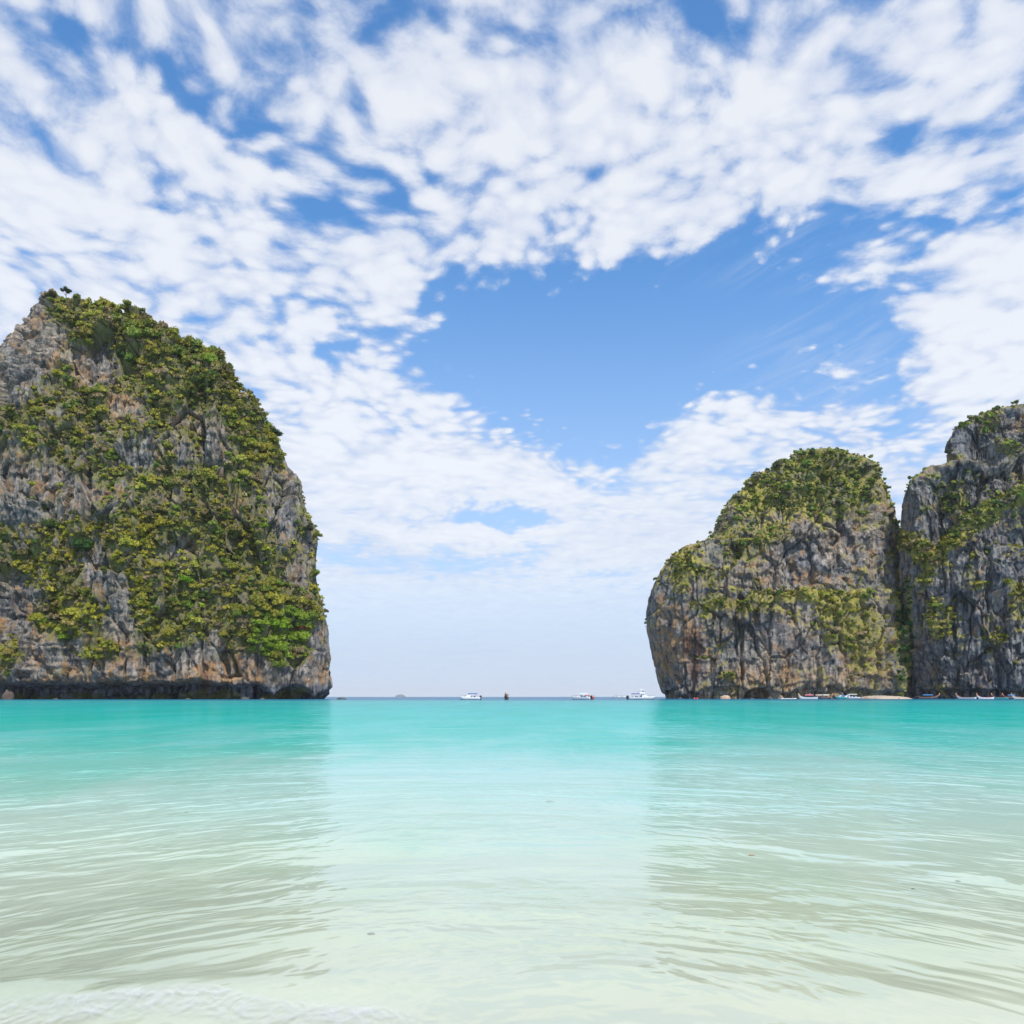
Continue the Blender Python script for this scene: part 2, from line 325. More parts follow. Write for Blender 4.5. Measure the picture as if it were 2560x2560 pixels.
# ------------------------------------------------------------------ cliffs
def interp(tab, py):
    tab = sorted(tab); return np.interp(py, [q[0] for q in tab], [q[1] for q in tab])
def make_cliff(nm, L, Rr, top, cy, bmax, bpow, nu, nv, feat, seed, expo=2.4, rowp=1.5):
    """stack of horizontal super-ellipses fitted between the two outlines (row -> column tables), then displaced"""
    ztop = H+(HZ-top)/F*cy; zb = -3.
    tt = np.linspace(0, 1, nv); zr = ztop-(ztop-zb)*((1-tt)**rowp); zr[-1] = ztop-.02
    py = HZ-(zr-H)/cy*F
    tL = (interp(L, py)-CX)/F; tR = (interp(Rr, py)-CX)/F
    k = np.clip((zr-zb)/(ztop-zb), 0, 1); bb = bmax*np.clip(1-k**bpow, 0, 1)**.5
    wid = (tR-tL)*cy/2; bb = np.maximum(np.minimum(bb, wid*1.1+.05), np.minimum(wid*.7, 5.))
    a = wid.copy(); cx = (tL+tR)/2*cy
    for _ in range(8):
        cL = tL*cy+np.sqrt(a*a+tL*tL*bb*bb); cR = tR*cy-np.sqrt(a*a+tR*tR*bb*bb)
        cx = (cL+cR)/2; a = np.maximum(a+(cR-cL)/2*.9, .02)
    # angular samples, dense where the face is turned to the beach and in frame
    th = np.linspace(0, 2*math.pi, 4001); mid = nv//3
    ex = 2/expo; c, s_ = np.cos(th), np.sin(th)
    fx = np.sign(c)*np.abs(c)**ex; fy = -np.sign(s_)*np.abs(s_)**ex
    X = cx[mid]+a[mid]*fx; Y = cy+bb[mid]*fy; px = CX+X/Y*F
    dl = np.hypot(np.gradient(X), np.gradient(Y))
    wgt = dl*np.where((fy < .12) & (px > -60) & (px < 2620), 1., .07)
    cdf = np.concatenate([[0], np.cumsum(wgt)[:-1]]); cdf /= cdf[-1]+wgt[-1]*0+1e-9
    th = np.interp(np.linspace(0, 1, nu, endpoint=False), cdf, th)
    c, s_ = np.cos(th), np.sin(th); fx = np.sign(c)*np.abs(c)**ex; fy = -np.sign(s_)*np.abs(s_)**ex
    X = cx[:, None]+a[:, None]*fx[None]; Y = cy+bb[:, None]*fy[None]; Zz = np.repeat(zr[:, None], nu, 1)
    G = np.stack([X, Y, Zz], 2)
    def normals(G):
        du = np.roll(G, -1, 1)-np.roll(G, 1, 1); dv = np.gradient(G, axis=0)
        n = np.cross(du, dv); l = np.linalg.norm(n, axis=2, keepdims=True); return n/np.maximum(l, 1e-6)
    N = normals(G); 
    cen = np.stack([cx[:, None]+0*X, cy+0*Y, Zz*.8], 2); sgn = np.sign((N*(G-cen)).sum(2).mean()); N *= sgn
    P = G.reshape(-1, 3); Nf = N.reshape(-1, 3); ppx, ppy = project(P)
    d = feat['disp'](P, Nf, ppx, ppy, seed)
    vw = np.array([0, 0, H])-P; vw /= np.linalg.norm(vw, axis=1, keepdims=True); fcg = np.clip((Nf*vw).sum(1)*1.7, 0, 1); d = d*(.22+.78*fcg)
    edge = np.repeat(sst(1., .955, tt)[:, None], nu, 1).ravel()
    up_ = np.array([0, 0, 1.])*(1-edge[:, None]); P2 = P+(Nf*edge[:, None]+up_)*(d*(.15+.85*edge))[:, None]
    P2[-nu:] = P2[-nu:].mean(0)+np.array([0, 0, .3])
    G2 = P2.reshape(nv, nu, 3); N2 = normals(G2)*sgn
    idx = np.arange(nv*nu).reshape(nv, nu); r = np.roll(idx, -1, 1)
    Q = np.stack([idx[:-1], r[:-1], r[1:], idx[1:]], 2).reshape(-1, 4)
    cap = len(P2); V = np.vstack([P2, G2[-1].mean(0)[None]])
    Q = np.vstack([Q, np.stack([idx[-1], r[-1], np.full(nu, cap), np.full(nu, cap)], 1)[0:0]])
    if sgn < 0: Q = Q[:, ::-1]
    # veg masks
    N2f = N2.reshape(-1, 3); ppx, ppy = project(P2)
    mk, mk2, vegp = feat['mask'](P2, N2f, ppx, ppy, seed)
    me = np_mesh(nm, P2, Q)
    # close the tiny summit ring
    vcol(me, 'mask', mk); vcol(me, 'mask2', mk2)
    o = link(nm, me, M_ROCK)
    return o, G2, N2, vegp.reshape(nv, nu), ppx.reshape(nv, nu), ppy.reshape(nv, nu)
def base_disp(P, s, k=1.0, flute=1.0, big=5.):
    d = fbm(P/55., 3, s)*big*2
    wp = P+np.stack([fbm(P/12., 2, s+31), fbm(P/12., 2, s+32), fbm(P/12., 2, s+33)], 1)*2.2
    F1, F2, ID, FA = voro(wp/np.array([12., 12., 26.])*1., s+1)
    d += (ID-.5)*3.6*k+FA*5.5*k-sst(.06, 0., F2-F1)*1.6*k
    F1, F2, ID, FA = voro(wp/np.array([4.2, 4.2, 11.]), s+2)
    d += (ID-.5)*1.5*k+FA*2.6*k
    F1, F2, ID, FA = voro(wp/np.array([1.7, 1.7, 3.6]), s+6)
    d += (ID-.5)*.55*k+FA*.9*k
    fl = fbm(wp*np.array([.32, .32, .035]), 3, s+3, .55, ridge=True)
    d += fl*1.7*flute
    d += fbm(wp*np.array([.9, .9, .07]), 3, s+7, .6, ridge=True)*.55*flute*flute
    zz = P[:, 2]+fbm(P/20., 3, s+4)*14; saw = (zz/9.) % 1.
    d += (sst(0, .25, saw)-saw)*1.3*k
    d += fbm(P/2.6, 4, s+5, .6)*.9*k
    return d
LEFT_R = [(735, 118), (738, 160), (748, 196), (757, 225), (764, 265), (773, 300), (786, 340), (806, 398), (825, 435), (843, 468), (868, 510), (890, 545), (914, 572), (936, 590), (962, 606),
          (1000, 634), (1047, 662), (1093, 695), (1150, 720), (1193, 747), (1259, 765), (1312, 782), (1335, 790), (1391, 790), (1457, 792), (1524, 806),
          (1570, 818), (1630, 826), (1670, 822), (1709, 826), (1735, 826), (1744, 818), (1760, 812)]
LEFT_L = [(735, 100), (745, 88), (775, 66), (835, 26), (868, 0), (900, -40), (980, -140), (1200, -330), (1450, -460), (1760, -520)]
def left_disp(P, N, px, py, s):
    d = base_disp(P, s, 1., 1., 4.)
    edge = sst(826, 640, px)
    d *= .45+.55*edge+.0
    # sea notch
    topz = 6.6+fbm(P/np.array([12., 12., 60.]), 3, s+9)*4.5-sst(560, 640, px)*(4.6-3.6*np.abs(np.sin(px/31.)))-sst(780, 830, px)*1.
    notch = sst(topz+.8, topz-1.2, P[:, 2])
    depth = 12.5-sst(500, 640, px)*5.5+fbm(P/14., 2, s+10)*3
    pil = blobs2(px, px*0, [(640, 0, 8, 9, 1.)])
    d = d-notch*np.clip(depth, 1.5, 20)*(1-sst(800, 826, px)*.75)
    d += sst(topz+9, topz+1, P[:, 2])*(1-notch)*1.2
    # hanging stone curtains along the lip of the notch
    d += notch*sst(.35, .75, fbm(np.stack([px/7., 0*px, 0*px], 1), 2, s+41)*1.6)*sst(3.2, topz, P[:, 2])*4.5
    d -= sst(2, 0, np.abs(px-640)/4.)*sst(26, 4, P[:, 2])*3
    d += blobs2(px, py, [(300, 1440, 110, 200, 2.), (690, 1590, 140, 110, 3.), (260, 900, 90, 50, -2.), (60, 1500, 90, 130, -2.5), (100, 1650, 160, 60, 3.)])
    d += blobs2(px, py, [(130, 1640, 130, 60, 1.), (40, 1540, 80, 70, .8)])*fbm(P*np.array([.05, .05, .75]), 3, s+40)*2.2
    return d
def left_mask(P, N, px, py, s):
    up = N[:, 2]
    n = fbm(P/11., 6, s+20, .66)*1.9
    rocks = [(60, 850, 95, 110, -1.1), (20, 930, 60, 80, -.8), (235, 920, 65, 52, -.9), (310, 1005, 55, 38, -.6), (150, 850, 60, 40, -.25), (345, 1130, 55, 60, -.5), (90, 1240, 170, 75, -.85),
             (20, 1170, 60, 70, -.5), (480, 1080, 60, 80, -.5), (545, 1120, 40, 80, -.4), (700, 1250, 45, 120, -.5), (750, 1330, 45, 190, -.45), (470, 1390, 40, 60, -.3), (35, 1490, 65, 60, -1), (20, 1570, 60, 70, -.9),
             (255, 1440, 45, 80, -.6), (300, 1550, 42, 110, -.7), (210, 1440, 40, 40, -.4), (130, 1640, 90, 50, -.9), (200, 1690, 700, 42, -1.2), (520, 1640, 60, 60, -.6), (630, 1690, 60, 60, -.7), (800, 1640, 40, 110, -.9), (420, 1660, 120, 40, -.5),
             (700, 1570, 110, 100, .7), (440, 1600, 80, 60, .3), (150, 1500, 110, 80, .45), (330, 1370, 200, 120, .1), (480, 900, 190, 130, .5), (300, 800, 200, 50, .5), (640, 1050, 80, 120, .3), (30, 1660, 50, 60, .8), (250, 1640, 90, 36, .6)]
    v = .30+n+blobs2(px, py, rocks)+np.clip(up, -.3, 1)*.45
    veg = sst(-.12, .22, v)
    och = sst(.05, .5, fbm(P/9., 4, s+21, .6)*1.6+.1+blobs2(px, py, [(300, 1000, 70, 60, .5), (160, 930, 60, 50, .5), (260, 1690, 300, 40, .35), (560, 1690, 90, 50, .5), (460, 1220, 260, 30, .25), (600, 1260, 60, 40, .4)]))
    dark = sst(-.1, .5, fbm(P/25., 3, s+22))*.5
    dark = np.maximum(dark, sst(8.5, 5.5, P[:, 2])*.9)  # rock darker and bluer low down, up to notch height
    red = blobs2(px, py, [(515, 1690, 14, 42, .9), (270, 1235, 10, 20, .7)])
    warm = sst(-.4, .45, fbm(P/18., 3, s+23))*.75
    wet = sst(8., 5., P[:, 2])  # low band where ochre, grass and warm tone fade out
    return np.stack([veg*.9, och*(1-wet), dark], 1), np.stack([veg*0+sst(.1, .5, fbm(P/7., 3, s+24))*.35*(1-wet), np.clip(red, 0, 1), warm*(1-wet)], 1), v
CEN_L = [(1126, 2040), (1129, 1992), (1138, 1972), (1151, 1958), (1174, 1918), (1199, 1871), (1223, 1848), (1253, 1824), (1298, 1799), (1343, 1779), (1366, 1749), (1374, 1699), (1392, 1684),
         (1427, 1655), (1477, 1630), (1527, 1617), (1576, 1617), (1636, 1630), (1700, 1645), (1741, 1660), (1760, 1666)]
CEN_R = [(1126, 2070), (1129, 2125), (1144, 2178), (1166, 2212), (1194, 2216), (1238, 2231), (1293, 2248), (1360, 2262), (1467, 2275), (1600, 2300), (1760, 2320)]
def cen_disp(P, N, px, py, s):
    d = base_disp(P, s, .85, .5, 3.5)
    d *= .5+.5*sst(1620, 1760, px)
    led = 1475+fbm(P/30., 2, s+8)*60-(px-2000)*.03
    fc = np.clip(-N[:, 1]*1.5-.3, 0, 1)
    d -= fc*sst(8, -22, py-led)*sst(1780, 1880, px)*5.
    led2 = 1330+fbm(P/30., 2, s+12)*50
    d -= fc*sst(10, -30, py-led2)*sst(1800, 1900, px)*sst(2240, 2180, px)*4
    rl = 1700+(1740-py)*.10        # slanting cracks
    for (x0, sl, dep, wd) in ((1845, -.05, 3.5, 9), (2130, .38, 2.6, 7), (1930, .5, 2., 6), (2215, -.1, 3, 9), (1735, .05, 2., 9)):
        xx = x0-(1740-py)*sl*.6+fbm(P/12., 2, s+14)*18; d -= dep*sst(1, 0, np.abs(px-xx)/wd)*sst(1420, 1500, py)
    topz = 3.6+fbm(P/9., 3, s+9)*3.2+blobs2(px, py*0, [(1810, 0, 60, 9, 3.), (2010, 0, 25, 9, 2.2), (2075, 0, 25, 9, 2.5), (2150, 0, 30, 9, 1)])
    d -= sst(topz+.5, topz-.9, P[:, 2])*4
    return d
def cen_mask(P, N, px, py, s):
    n = fbm(P/10., 5, s+20, .6)*1.3
    L = [(2040, 1200, 190, 90, .95), (1900, 1230, 60, 50, .4), (1990, 1300, 60, 40, -.15), (1700, 1420, 50, 50, .35), (1740, 1470, 50, 60, .3), (2030, 1490, 140, 17, .7), (2110, 1560, 70, 70, .75), (2200, 1600, 60, 50, .45), (1860, 1340, 90, 90, .35), (1950, 1360, 60, 40, .3),
         (1990, 1400, 90, 60, -.7), (2090, 1390, 60, 60, -.4), (1900, 1440, 60, 30, -.1), (1880, 1510, 45, 18, .7), (1780, 1505, 40, 20, .6), (1960, 1640, 120, 70, -.4), (1700, 1630, 60, 90, -.35), (2235, 1400, 22, 120, .1), (2262, 1600, 22, 130, .9), (2150, 1660, 40, 60, .25), (1820, 1690, 22, 14, .9), (2255, 1480, 14, 80, .6)]
    v = -.22+n+blobs2(px, py, L)+np.clip(N[:, 2], -.3, 1)*.55
    veg = sst(-.05, .3, v)
    och = sst(.05, .5, fbm(P/9., 4, s+21, .6)*1.6+.06+blobs2(px, py, [(1670, 1600, 45, 100, .8), (2030, 1290, 60, 14, .5), (2040, 1450, 50, 25, .3), (1940, 1700, 130, 40, .4), (2180, 1660, 60, 60, .4)]))
    dark = sst(-.25, .45, fbm(P/22., 3, s+22))*.85-blobs2(px, py, [(1950, 1690, 150, 60, .5), (2210, 1350, 40, 120, .4)])
    red = blobs2(px, py, [(1738, 1640, 22, 75, .85), (1715, 1600, 12, 40, .5), (2150, 1650, 30, 40, .35)])
    warm = sst(-.3, .4, fbm(P/18., 3, s+23))*.9+blobs2(px, py, [(1920, 1700, 120, 50, 1.), (2080, 1710, 90, 30, .5)])
    grass = sst(-.15, .25, v)*sst(-.25, .3, fbm(P/8., 3, s+24)+blobs2(px, py, [(1990, 1300, 80, 30, .5), (1880, 1240, 50, 40, .6), (1720, 1400, 40, 40, .6), (2060, 1500, 160, 30, .3)]))
    return np.stack([veg*.75, och, np.clip(dark, 0, 1)], 1), np.stack([grass, np.clip(red, 0, 1), np.clip(warm, 0, 1)], 1), v
RIG_L = [(985, 2640), (990, 2560), (1004, 2480), (1024, 2430), (1050, 2396), (1084, 2380), (1129, 2374), (1154, 2366), (1166, 2345), (1176, 2306), (1204, 2268), (1238, 2256), (1298, 2250), (1467, 2253),
         (1576, 2262), (1646, 2271), (1725, 2276), (1760, 2280)]
RIG_R = [(985, 2660), (990, 2740), (1050, 2900), (1200, 3080), (1760, 3200)]
def rig_disp(P, N, px, py, s):
    d = base_disp(P, s, .95, .65, 3.5)
    d *= .5+.5*sst(2255, 2330, px)
    rid = np.interp(px, [2240, 2330, 2370, 2420, 2480, 2560, 2700], [1330, 1395, 1350, 1312, 1272, 1238, 1180])+fbm(P/20., 2, s+8)*22
    fc = np.clip(-N[:, 1]*1.5-.3, 0, 1)
    d -= fc*sst(6, -30, py-rid)*13.*sst(2260, 2360, px)
    rid2 = np.interp(px, [2240, 2300, 2400, 2560], [1180, 1190, 1165, 1110])+fbm(P/20., 2, s+18)*20
    for (x0, sl, dep, wd) in ((2330, .35, 2.5, 9), (2440, -.2, 2.5, 9), (2500, .3, 2., 8), (2395, .1, 2, 7)):
        xx = x0-(1740-py)*sl*.5+fbm(P/12., 2, s+14)*18; d -= dep*sst(1, 0, np.abs(px-xx)/wd)*sst(1400, 1480, py)
    topz = 4.4+fbm(P/9., 3, s+9)*2.5
    d -= sst(topz+.5, topz-.9, P[:, 2])*6*sst(2290, 2330, px)
    return d
def rig_mask(P, N, px, py, s):
    n = fbm(P/11., 5, s+20, .6)*1.45
    rid = np.interp(px, [2240, 2330, 2370, 2420, 2480, 2560, 2700], [1330, 1395, 1350, 1312, 1272, 1238, 1180])
    L = [(2440, 1062, 70, 26, .6), (2520, 1020, 80, 14, .4), (2350, 1545, 50, 50, .6), (2480, 1600, 30, 60, .5), (2545, 1500, 30, 50, .5), (2540, 1140, 50, 40, .25), (2330, 1200, 60, 20, .2), (2310, 1420, 30, 50, .5), (2380, 1260, 40, 40, .3), (2268, 1560, 16, 130, .8), (2400, 1640, 30, 30, .4), (2430, 1660, 200, 50, -.3), (2420, 1090, 60, 30, -.1)]
    v = -.26+n+blobs2(px, py, L)+np.clip(N[:, 2], -.3, 1)*.5+sst(46, 0, np.abs(py-rid-4))*1.1
    veg = sst(-.05, .3, v)
    och = sst(.1, .5, fbm(P/8., 4, s+21, .6)*1.6-.02)
    dark = .35+sst(-.2, .45, fbm(P/22., 3, s+22))*.6
    warm = sst(-.2, .5, fbm(P/18., 3, s+23))*.5
    grass = sst(-.1, .3, v)*sst(-.2, .3, fbm(P/8., 3, s+24)+sst(46, 0, np.abs(py-rid-4))*.9)
    return np.stack([veg*.7, och, np.clip(dark, 0, 1)], 1), np.stack([grass, veg*0, warm], 1), v
cliffs = []
LEFT_L = [(y+(14 if y < 1300 else 0), x+18 if y < 990 else x) for y, x in LEFT_L]; LEFT_R = [(y+(14 if y < 1300 else 0), x-(11 if y < 1000 else 3)) for y, x in LEFT_R]
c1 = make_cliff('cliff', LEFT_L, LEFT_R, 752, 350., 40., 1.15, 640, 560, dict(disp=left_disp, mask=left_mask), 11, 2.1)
tag(c1[0], 'tall shrub covered limestone cliff on the left with a dark sea notch along its foot', None, None, 'structure')
CEN_R = [(y, x-(12 if y < 1320 else 4)) for y, x in CEN_R]; CEN_L = [(y, x+(8 if y < 1230 else 0)) for y, x in CEN_L]
c2 = make_cliff('cliff', CEN_L, CEN_R, 1127, 430., 45., 1.6, 520, 430, dict(disp=cen_disp, mask=cen_mask), 23, 2.05)
tag(c2[0], 'rounded grey limestone cliff with a bushy crown between the open sea and the narrow gap', None, None, 'structure')
RIG_L = [(y+(24 if y < 1110 else 0), x+(7 if 1110 < y < 1400 else 0)) for y, x in RIG_L]; RIG_R = [(y+24, x) if y < 1100 else (y, x) for y, x in RIG_R]
c3 = make_cliff('cliff', RIG_L, RIG_R, 1009, 400., 38., 1.6, 480, 480, dict(disp=rig_disp, mask=rig_mask), 37)
tag(c3[0], 'dark grey limestone cliff at the right edge with a slanting grassy ledge', None, None, 'structure')
# ------------------------------------------------------------------ shrubs
CUBE = np.array([[-1, -1, -1], [1, -1, -1], [1, 1, -1], [-1, 1, -1], [-1, -1, 1], [1, -1, 1], [1, 1, 1], [-1, 1, 1]], float)/math.sqrt(3)
CQ = np.array([[0, 3, 2, 1], [4, 5, 6, 7], [0, 1, 5, 4], [1, 2, 6, 5], [2, 3, 7, 6], [3, 0, 4, 7]])
def crown(nleaf, rng, nb=6, flat=.6, leaf=.17, spread=.62):
    """unit crown (radius about 1, standing on z=0): leaf quads on lumpy boughs"""
    V, C = [], []
    cen = []; rad = []
    for i in range(nb):
        a = rng.random()*2*math.pi+i*2.4; r = spread*math.sqrt((i+.3)/nb)
        cen.append((r*math.cos(a), r*math.sin(a), .30+.75*flat*(1-r*.7)*rng.uniform(.35, 1.25))); rad.append(rng.uniform(.34, .54))
    for i in range(nleaf):
        b = int(rng.integers(nb)); q = rng.normal(size=3); q /= np.linalg.norm(q)
        if q[2] < -.35: q[2] *= -1
        p = np.array(cen[b])+q*np.array([1, 1, .88])*rad[b]*rng.uniform(.82, 1.08)
        n = q*.7+rng.normal(size=3)*.45+np.array([0, 0, .35]); n /= np.linalg.norm(n)
        t = np.cross(n, rng.normal(size=3)); t /= np.linalg.norm(t); u = np.cross(n, t); s = leaf*rng.uniform(.6, 1.3)
        V += [p-t*s, p-u*s*.62, p+t*s, p+u*s*.62]; sh = rng.uniform(.72, 1.28)*(.9+.2*q[2]*0); C += [sh]*4
    Q = np.arange(len(V)).reshape(-1, 4)
    V = list(V)
    for b in range(nb):
        k = len(V); V += [np.array(cen[b])+c*np.array([1, 1, .88])*rad[b]*.86 for c in CUBE]; C += [.95]*8; Q = np.vstack([Q, CQ+k])
    return np.array(V), Q, np.array(C)
rng = np.random.default_rng(5)
LOW = [crown(n, rng, nb, fl, lf) for n, nb, fl, lf in ((46, 4, .9, .25), (52, 5, 1.05, .24), (42, 4, .8, .27), (48, 4, .75, .25), (54, 5, 1.2, .24))]
TINY = [crown(20, rng, 3, .6, .40), crown(22, rng, 3, .8, .38), crown(18, rng, 3, .5, .42)]
HI = [crown(340, rng, 10, 1.0, .115, .66), crown(320, rng, 9, .85, .12, .7), crown(360, rng, 12, 1.25, .11, .62), crown(300, rng, 8, .7, .125, .74), crown(340, rng, 11, .9, .115, .7)]
OLIVE = [(.165, .165, .028), (.11, .15, .026), (.235, .215, .034), (.07, .115, .026), (.15, .135, .05), (.20, .21, .04), (.28, .25, .042), (.21, .165, .10), (.05, .08, .024)]
OLIVE = [(c[0]*1.46, c[1]*1.42, c[2]*1.3) for c in OLIVE]
OW = np.array([.19, .15, .14, .07, .10, .13, .06, .13, .03]); OW = OW/OW.sum()
LIME = [(.27, .36, .04), (.20, .29, .03), (.31, .38, .05)]
spots = []      # x,y,z, radius, colour, px, py, cliff index, size in px
def scatter(ci, c, n, rmin, rmax, thr, pal_fn, seed, pw=1.):
    o, G, N, vg, px, py = c; r = np.random.default_rng(seed)
    A = np.linalg.norm(np.cross(np.roll(G, -1, 1)-G, np.gradient(G, axis=0)), axis=2)
    cam_v = np.array([0, 0, H])-G; cam_v /= np.linalg.norm(cam_v, axis=2, keepdims=True)
    face = (N*cam_v).sum(2)
    wgt = A*(np.clip((vg-thr)/.35, 0, 1)**pw)*(face > -.25)*(px > -40)*(px < 2600)*(G[:, :, 2] > 9)*(N[:, :, 2] > -.55)*np.clip(vg*2.2+.45, .15, 1)
    wgt[-3:] *= .2
    wf = wgt.ravel()/wgt.sum(); pick = r.choice(len(wf), n, p=wf)
    P = G.reshape(-1, 3)[pick]; Nn = N.reshape(-1, 3)[pick]; X = px.ravel()[pick]; Y = py.ravel()[pick]; vv = vg.ravel()[pick]
    tone = fbm(P/16., 3, seed+3); fc = face.ravel()[pick]
    for i in range(n):
        rad = rmin+(rmax-rmin)*r.random()**2.2
        rad *= (.75+.5*np.clip(vv[i], 0, 1))*(.5+.5*min(1, max(0, fc[i]*2.)))
        p = P[i]+Nn[i]*np.array([1, 1, .4])*rad*.35
        spots.append((p[0], p[1], p[2]-rad*.25, rad, pal_fn(X[i], Y[i], tone[i], r), X[i], Y[i], ci, rad*2*F/p[1]))
def pal_left(x, y, t, r):
    if ((x-715)/85)**2+((y-1600)/80)**2 < 1 and r.random() < .8: return LIME[r.integers(3)]
    if r.random() < .025: return LIME[r.integers(2)]
    c = np.array(OLIVE[r.choice(9, p=OW)])
    if y > 1300 and t > -.05 and x < 420: c = c*.6+np.array([.30, .25, .015])*.5      # mustard leaved shrubs on the lower left
    c = c*(1+t*.9)*r.uniform(.8, 1.2); return tuple(np.clip(c, .01, .4))
def pal_cen(x, y, t, r):
    c = np.array(OLIVE[r.choice(9, p=OW)])
    if y > 1440 and r.random() < .5: c = c*.5+np.array([.20, .21, .02])*.6
    if y < 1330: c = c*np.array([.75, .9, 1.1])
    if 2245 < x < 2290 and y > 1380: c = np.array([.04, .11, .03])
    return tuple(np.clip(c*(1+t*.8)*r.uniform(.8, 1.2), .01, .4))
scatter(0, c1, 6600, .5, 3.1, -.08, pal_left, 101)
scatter(1, c2, 2600, .6, 2.9, .02, pal_cen, 102)
scatter(2, c3, 1900, .6, 3.0, .02, pal_cen, 103)
spots.sort(key=lambda q: -q[8])
vis = [q for q in spots if 5 < q[5] < 2555]; top300 = set(id(q) for q in vis[:300])
def merge(lst, name, label, proto, seed):
    r = np.random.default_rng(seed); VV, QQ, CC = [], [], []; off = 0
    for q in lst:
        V, Q, C = proto[int(r.integers(len(proto)))]; a = r.random()*6.283; ca, sa = math.cos(a), math.sin(a)
        s = q[3]; sz = s*r.uniform(.75, 1.15)
        X = (V[:, 0]*ca-V[:, 1]*sa)*s+q[0]; Y = (V[:, 0]*sa+V[:, 1]*ca)*s+q[1]; Zz = V[:, 2]*sz+q[2]
        VV.append(np.stack([X, Y, Zz], 1)); QQ.append(Q+off); off += len(V); CC.append(C[:, None]*np.array(q[4])[None])
    me = np_mesh(name, np.vstack(VV), np.vstack(QQ), False); vcol(me, 'leaf', np.vstack(CC).astype(np.float32))
    return tag(link(name, me, M_LEAFA), label, 'vegetation', None, 'stuff')
rest = [q for q in spots if id(q) not in top300]
merge([q for q in rest if q[7] == 0], 'undergrowth', 'olive green undergrowth of small bushes covering the left cliff', LOW, 1)
merge([q for q in rest if q[7] == 1], 'undergrowth', 'mass of small green bushes on the crown and ledges of the rounded cliff', TINY, 2)
merge([q for q in rest if q[7] == 2], 'undergrowth', 'scattered small bushes on the ledges of the cliff at the right edge', TINY, 3)
PROT = []
for V, Q, C in HI:
    me = np_mesh('shrub', V, Q, False); vcol(me, 'leaf', np.repeat(C[:, None], 3, 1).astype(np.float32)); me.materials.append(M_LEAF); PROT.append(me)
def colour_word(c):
    r, g, b = c
    if g > .19 and g > r*1.15: return 'lime'
    if g < .07: return 'dark green'
    if r > g*1.12: return 'brownish'
    if r > .14 and r >= g*.93: return 'mustard'
    if r > g*.93: return 'olive'
    return 'green'
MARKS = [[(168, 742, 'the summit tree'), (60, 860, 'the bare upper slope'), (235, 920, 'the high fluted rock'), (330, 1010, 'the small pale ledge'), (560, 960, 'the upper skyline bend'), (440, 850, 'the green upper slope'),
          (345, 1130, 'the central grey crag'), (90, 1240, 'the broad grey slab'), (540, 1100, 'the upper rock window'), (690, 1100, 'the leaning skyline tree'), (730, 1300, 'the seaward rock ribs'), (210, 1390, 'the broad green tree'),
          (400, 1330, 'the mid face'), (40, 1500, 'the pale left slab'), (300, 1550, 'the grey rock strip'), (150, 1500, 'the mustard bushes'), (540, 1478, 'the cream tree'), (605, 1600, 'the bare pale tree'), (710, 1600, 'the lime trees'),
          (755, 1500, 'the lower seaward edge'), (430, 1610, 'the low green clump'), (130, 1640, 'the banded rock foot')],
         [(2040, 1130, 'the round summit'), (1870, 1240, 'the grassy shoulder'), (2040, 1290, 'the pale scar'), (1720, 1400, 'the left skyline step'), (1860, 1350, 'the upper left slope'), (2100, 1250, 'the right crown'), (1950, 1400, 'the grey wall'), (2010, 1492, 'the mid ledge'), (2110, 1570, 'the green gully'), (1880, 1510, 'the left ledge end'), (2250, 1560, 'the dark gap')],
         [(2440, 1062, 'the tower top'), (2330, 1190, 'the left shoulder'), (2480, 1280, 'the slanting ledge'), (2350, 1380, 'the ledge foot'), (2350, 1545, 'the left bushes'), (2480, 1600, 'the lower buttress'), (2540, 1480, 'the right margin')]]
CN = ['the left cliff', 'the rounded cliff', 'the rightmost cliff']
LABS = {}
def where(q):
    x, y = q[5], q[6]; mk = min(MARKS[q[7]], key=lambda m_: (m_[0]-x)**2+(m_[1]-y)**2); dx, dy = x-mk[0], y-mk[1]; d_ = math.hypot(dx, dy)
    if d_ < 22: pos = 'at'
    else:
        a_ = (math.degrees(math.atan2(-dy, dx))+360) % 360; k_ = int((a_+22.5)//45) % 8
        pos = ('just ' if d_ < 60 else '')+['right of', 'above right of', 'above', 'above left of', 'left of', 'below left of', 'below', 'below right of'][k_]
    return pos+' '+mk[2]+' on '+CN[q[7]], 'shrubs around '+mk[2]+' on '+CN[q[7]]
rr = random.Random(3); made = {}
for q in vis[:300]:
    o = bpy.data.objects.new('shrub', PROT[rr.randrange(5)]); S.collection.objects.link(o)
    s = q[3]; o.location = q[:3]; o.scale = (s*rr.uniform(.9, 1.1), s*rr.uniform(.9, 1.1), s*rr.uniform(.8, 1.15)); o.rotation_euler = (0, 0, rr.random()*6.28)
    o.color = (*q[4], 1); wl, gl = where(q); cw = colour_word(q[4])
    sw = 'large' if q[8] > 36 else 'small' if q[8] < 30 else 'medium'
    lb = sw+' '+cw+' shrub '+wl; made.setdefault(lb, []).append((q[5], o)); tag(o, lb, 'shrub', gl)
for lb, L_ in made.items():
    L_.sort(key=lambda e: e[0]); n_ = len(L_)
    if n_ > 1:
        L_[0][1]['label'] = 'leftmost '+lb; L_[-1][1]['label'] = 'rightmost '+lb
        if n_ == 3: L_[1][1]['label'] = 'middle '+lb
        if n_ > 3:
            M_ = sorted(L_[1:-1], key=lambda e: e[1].location[2]); M_[0][1]['label'] = 'lowest '+lb; M_[-1][1]['label'] = 'topmost '+lb
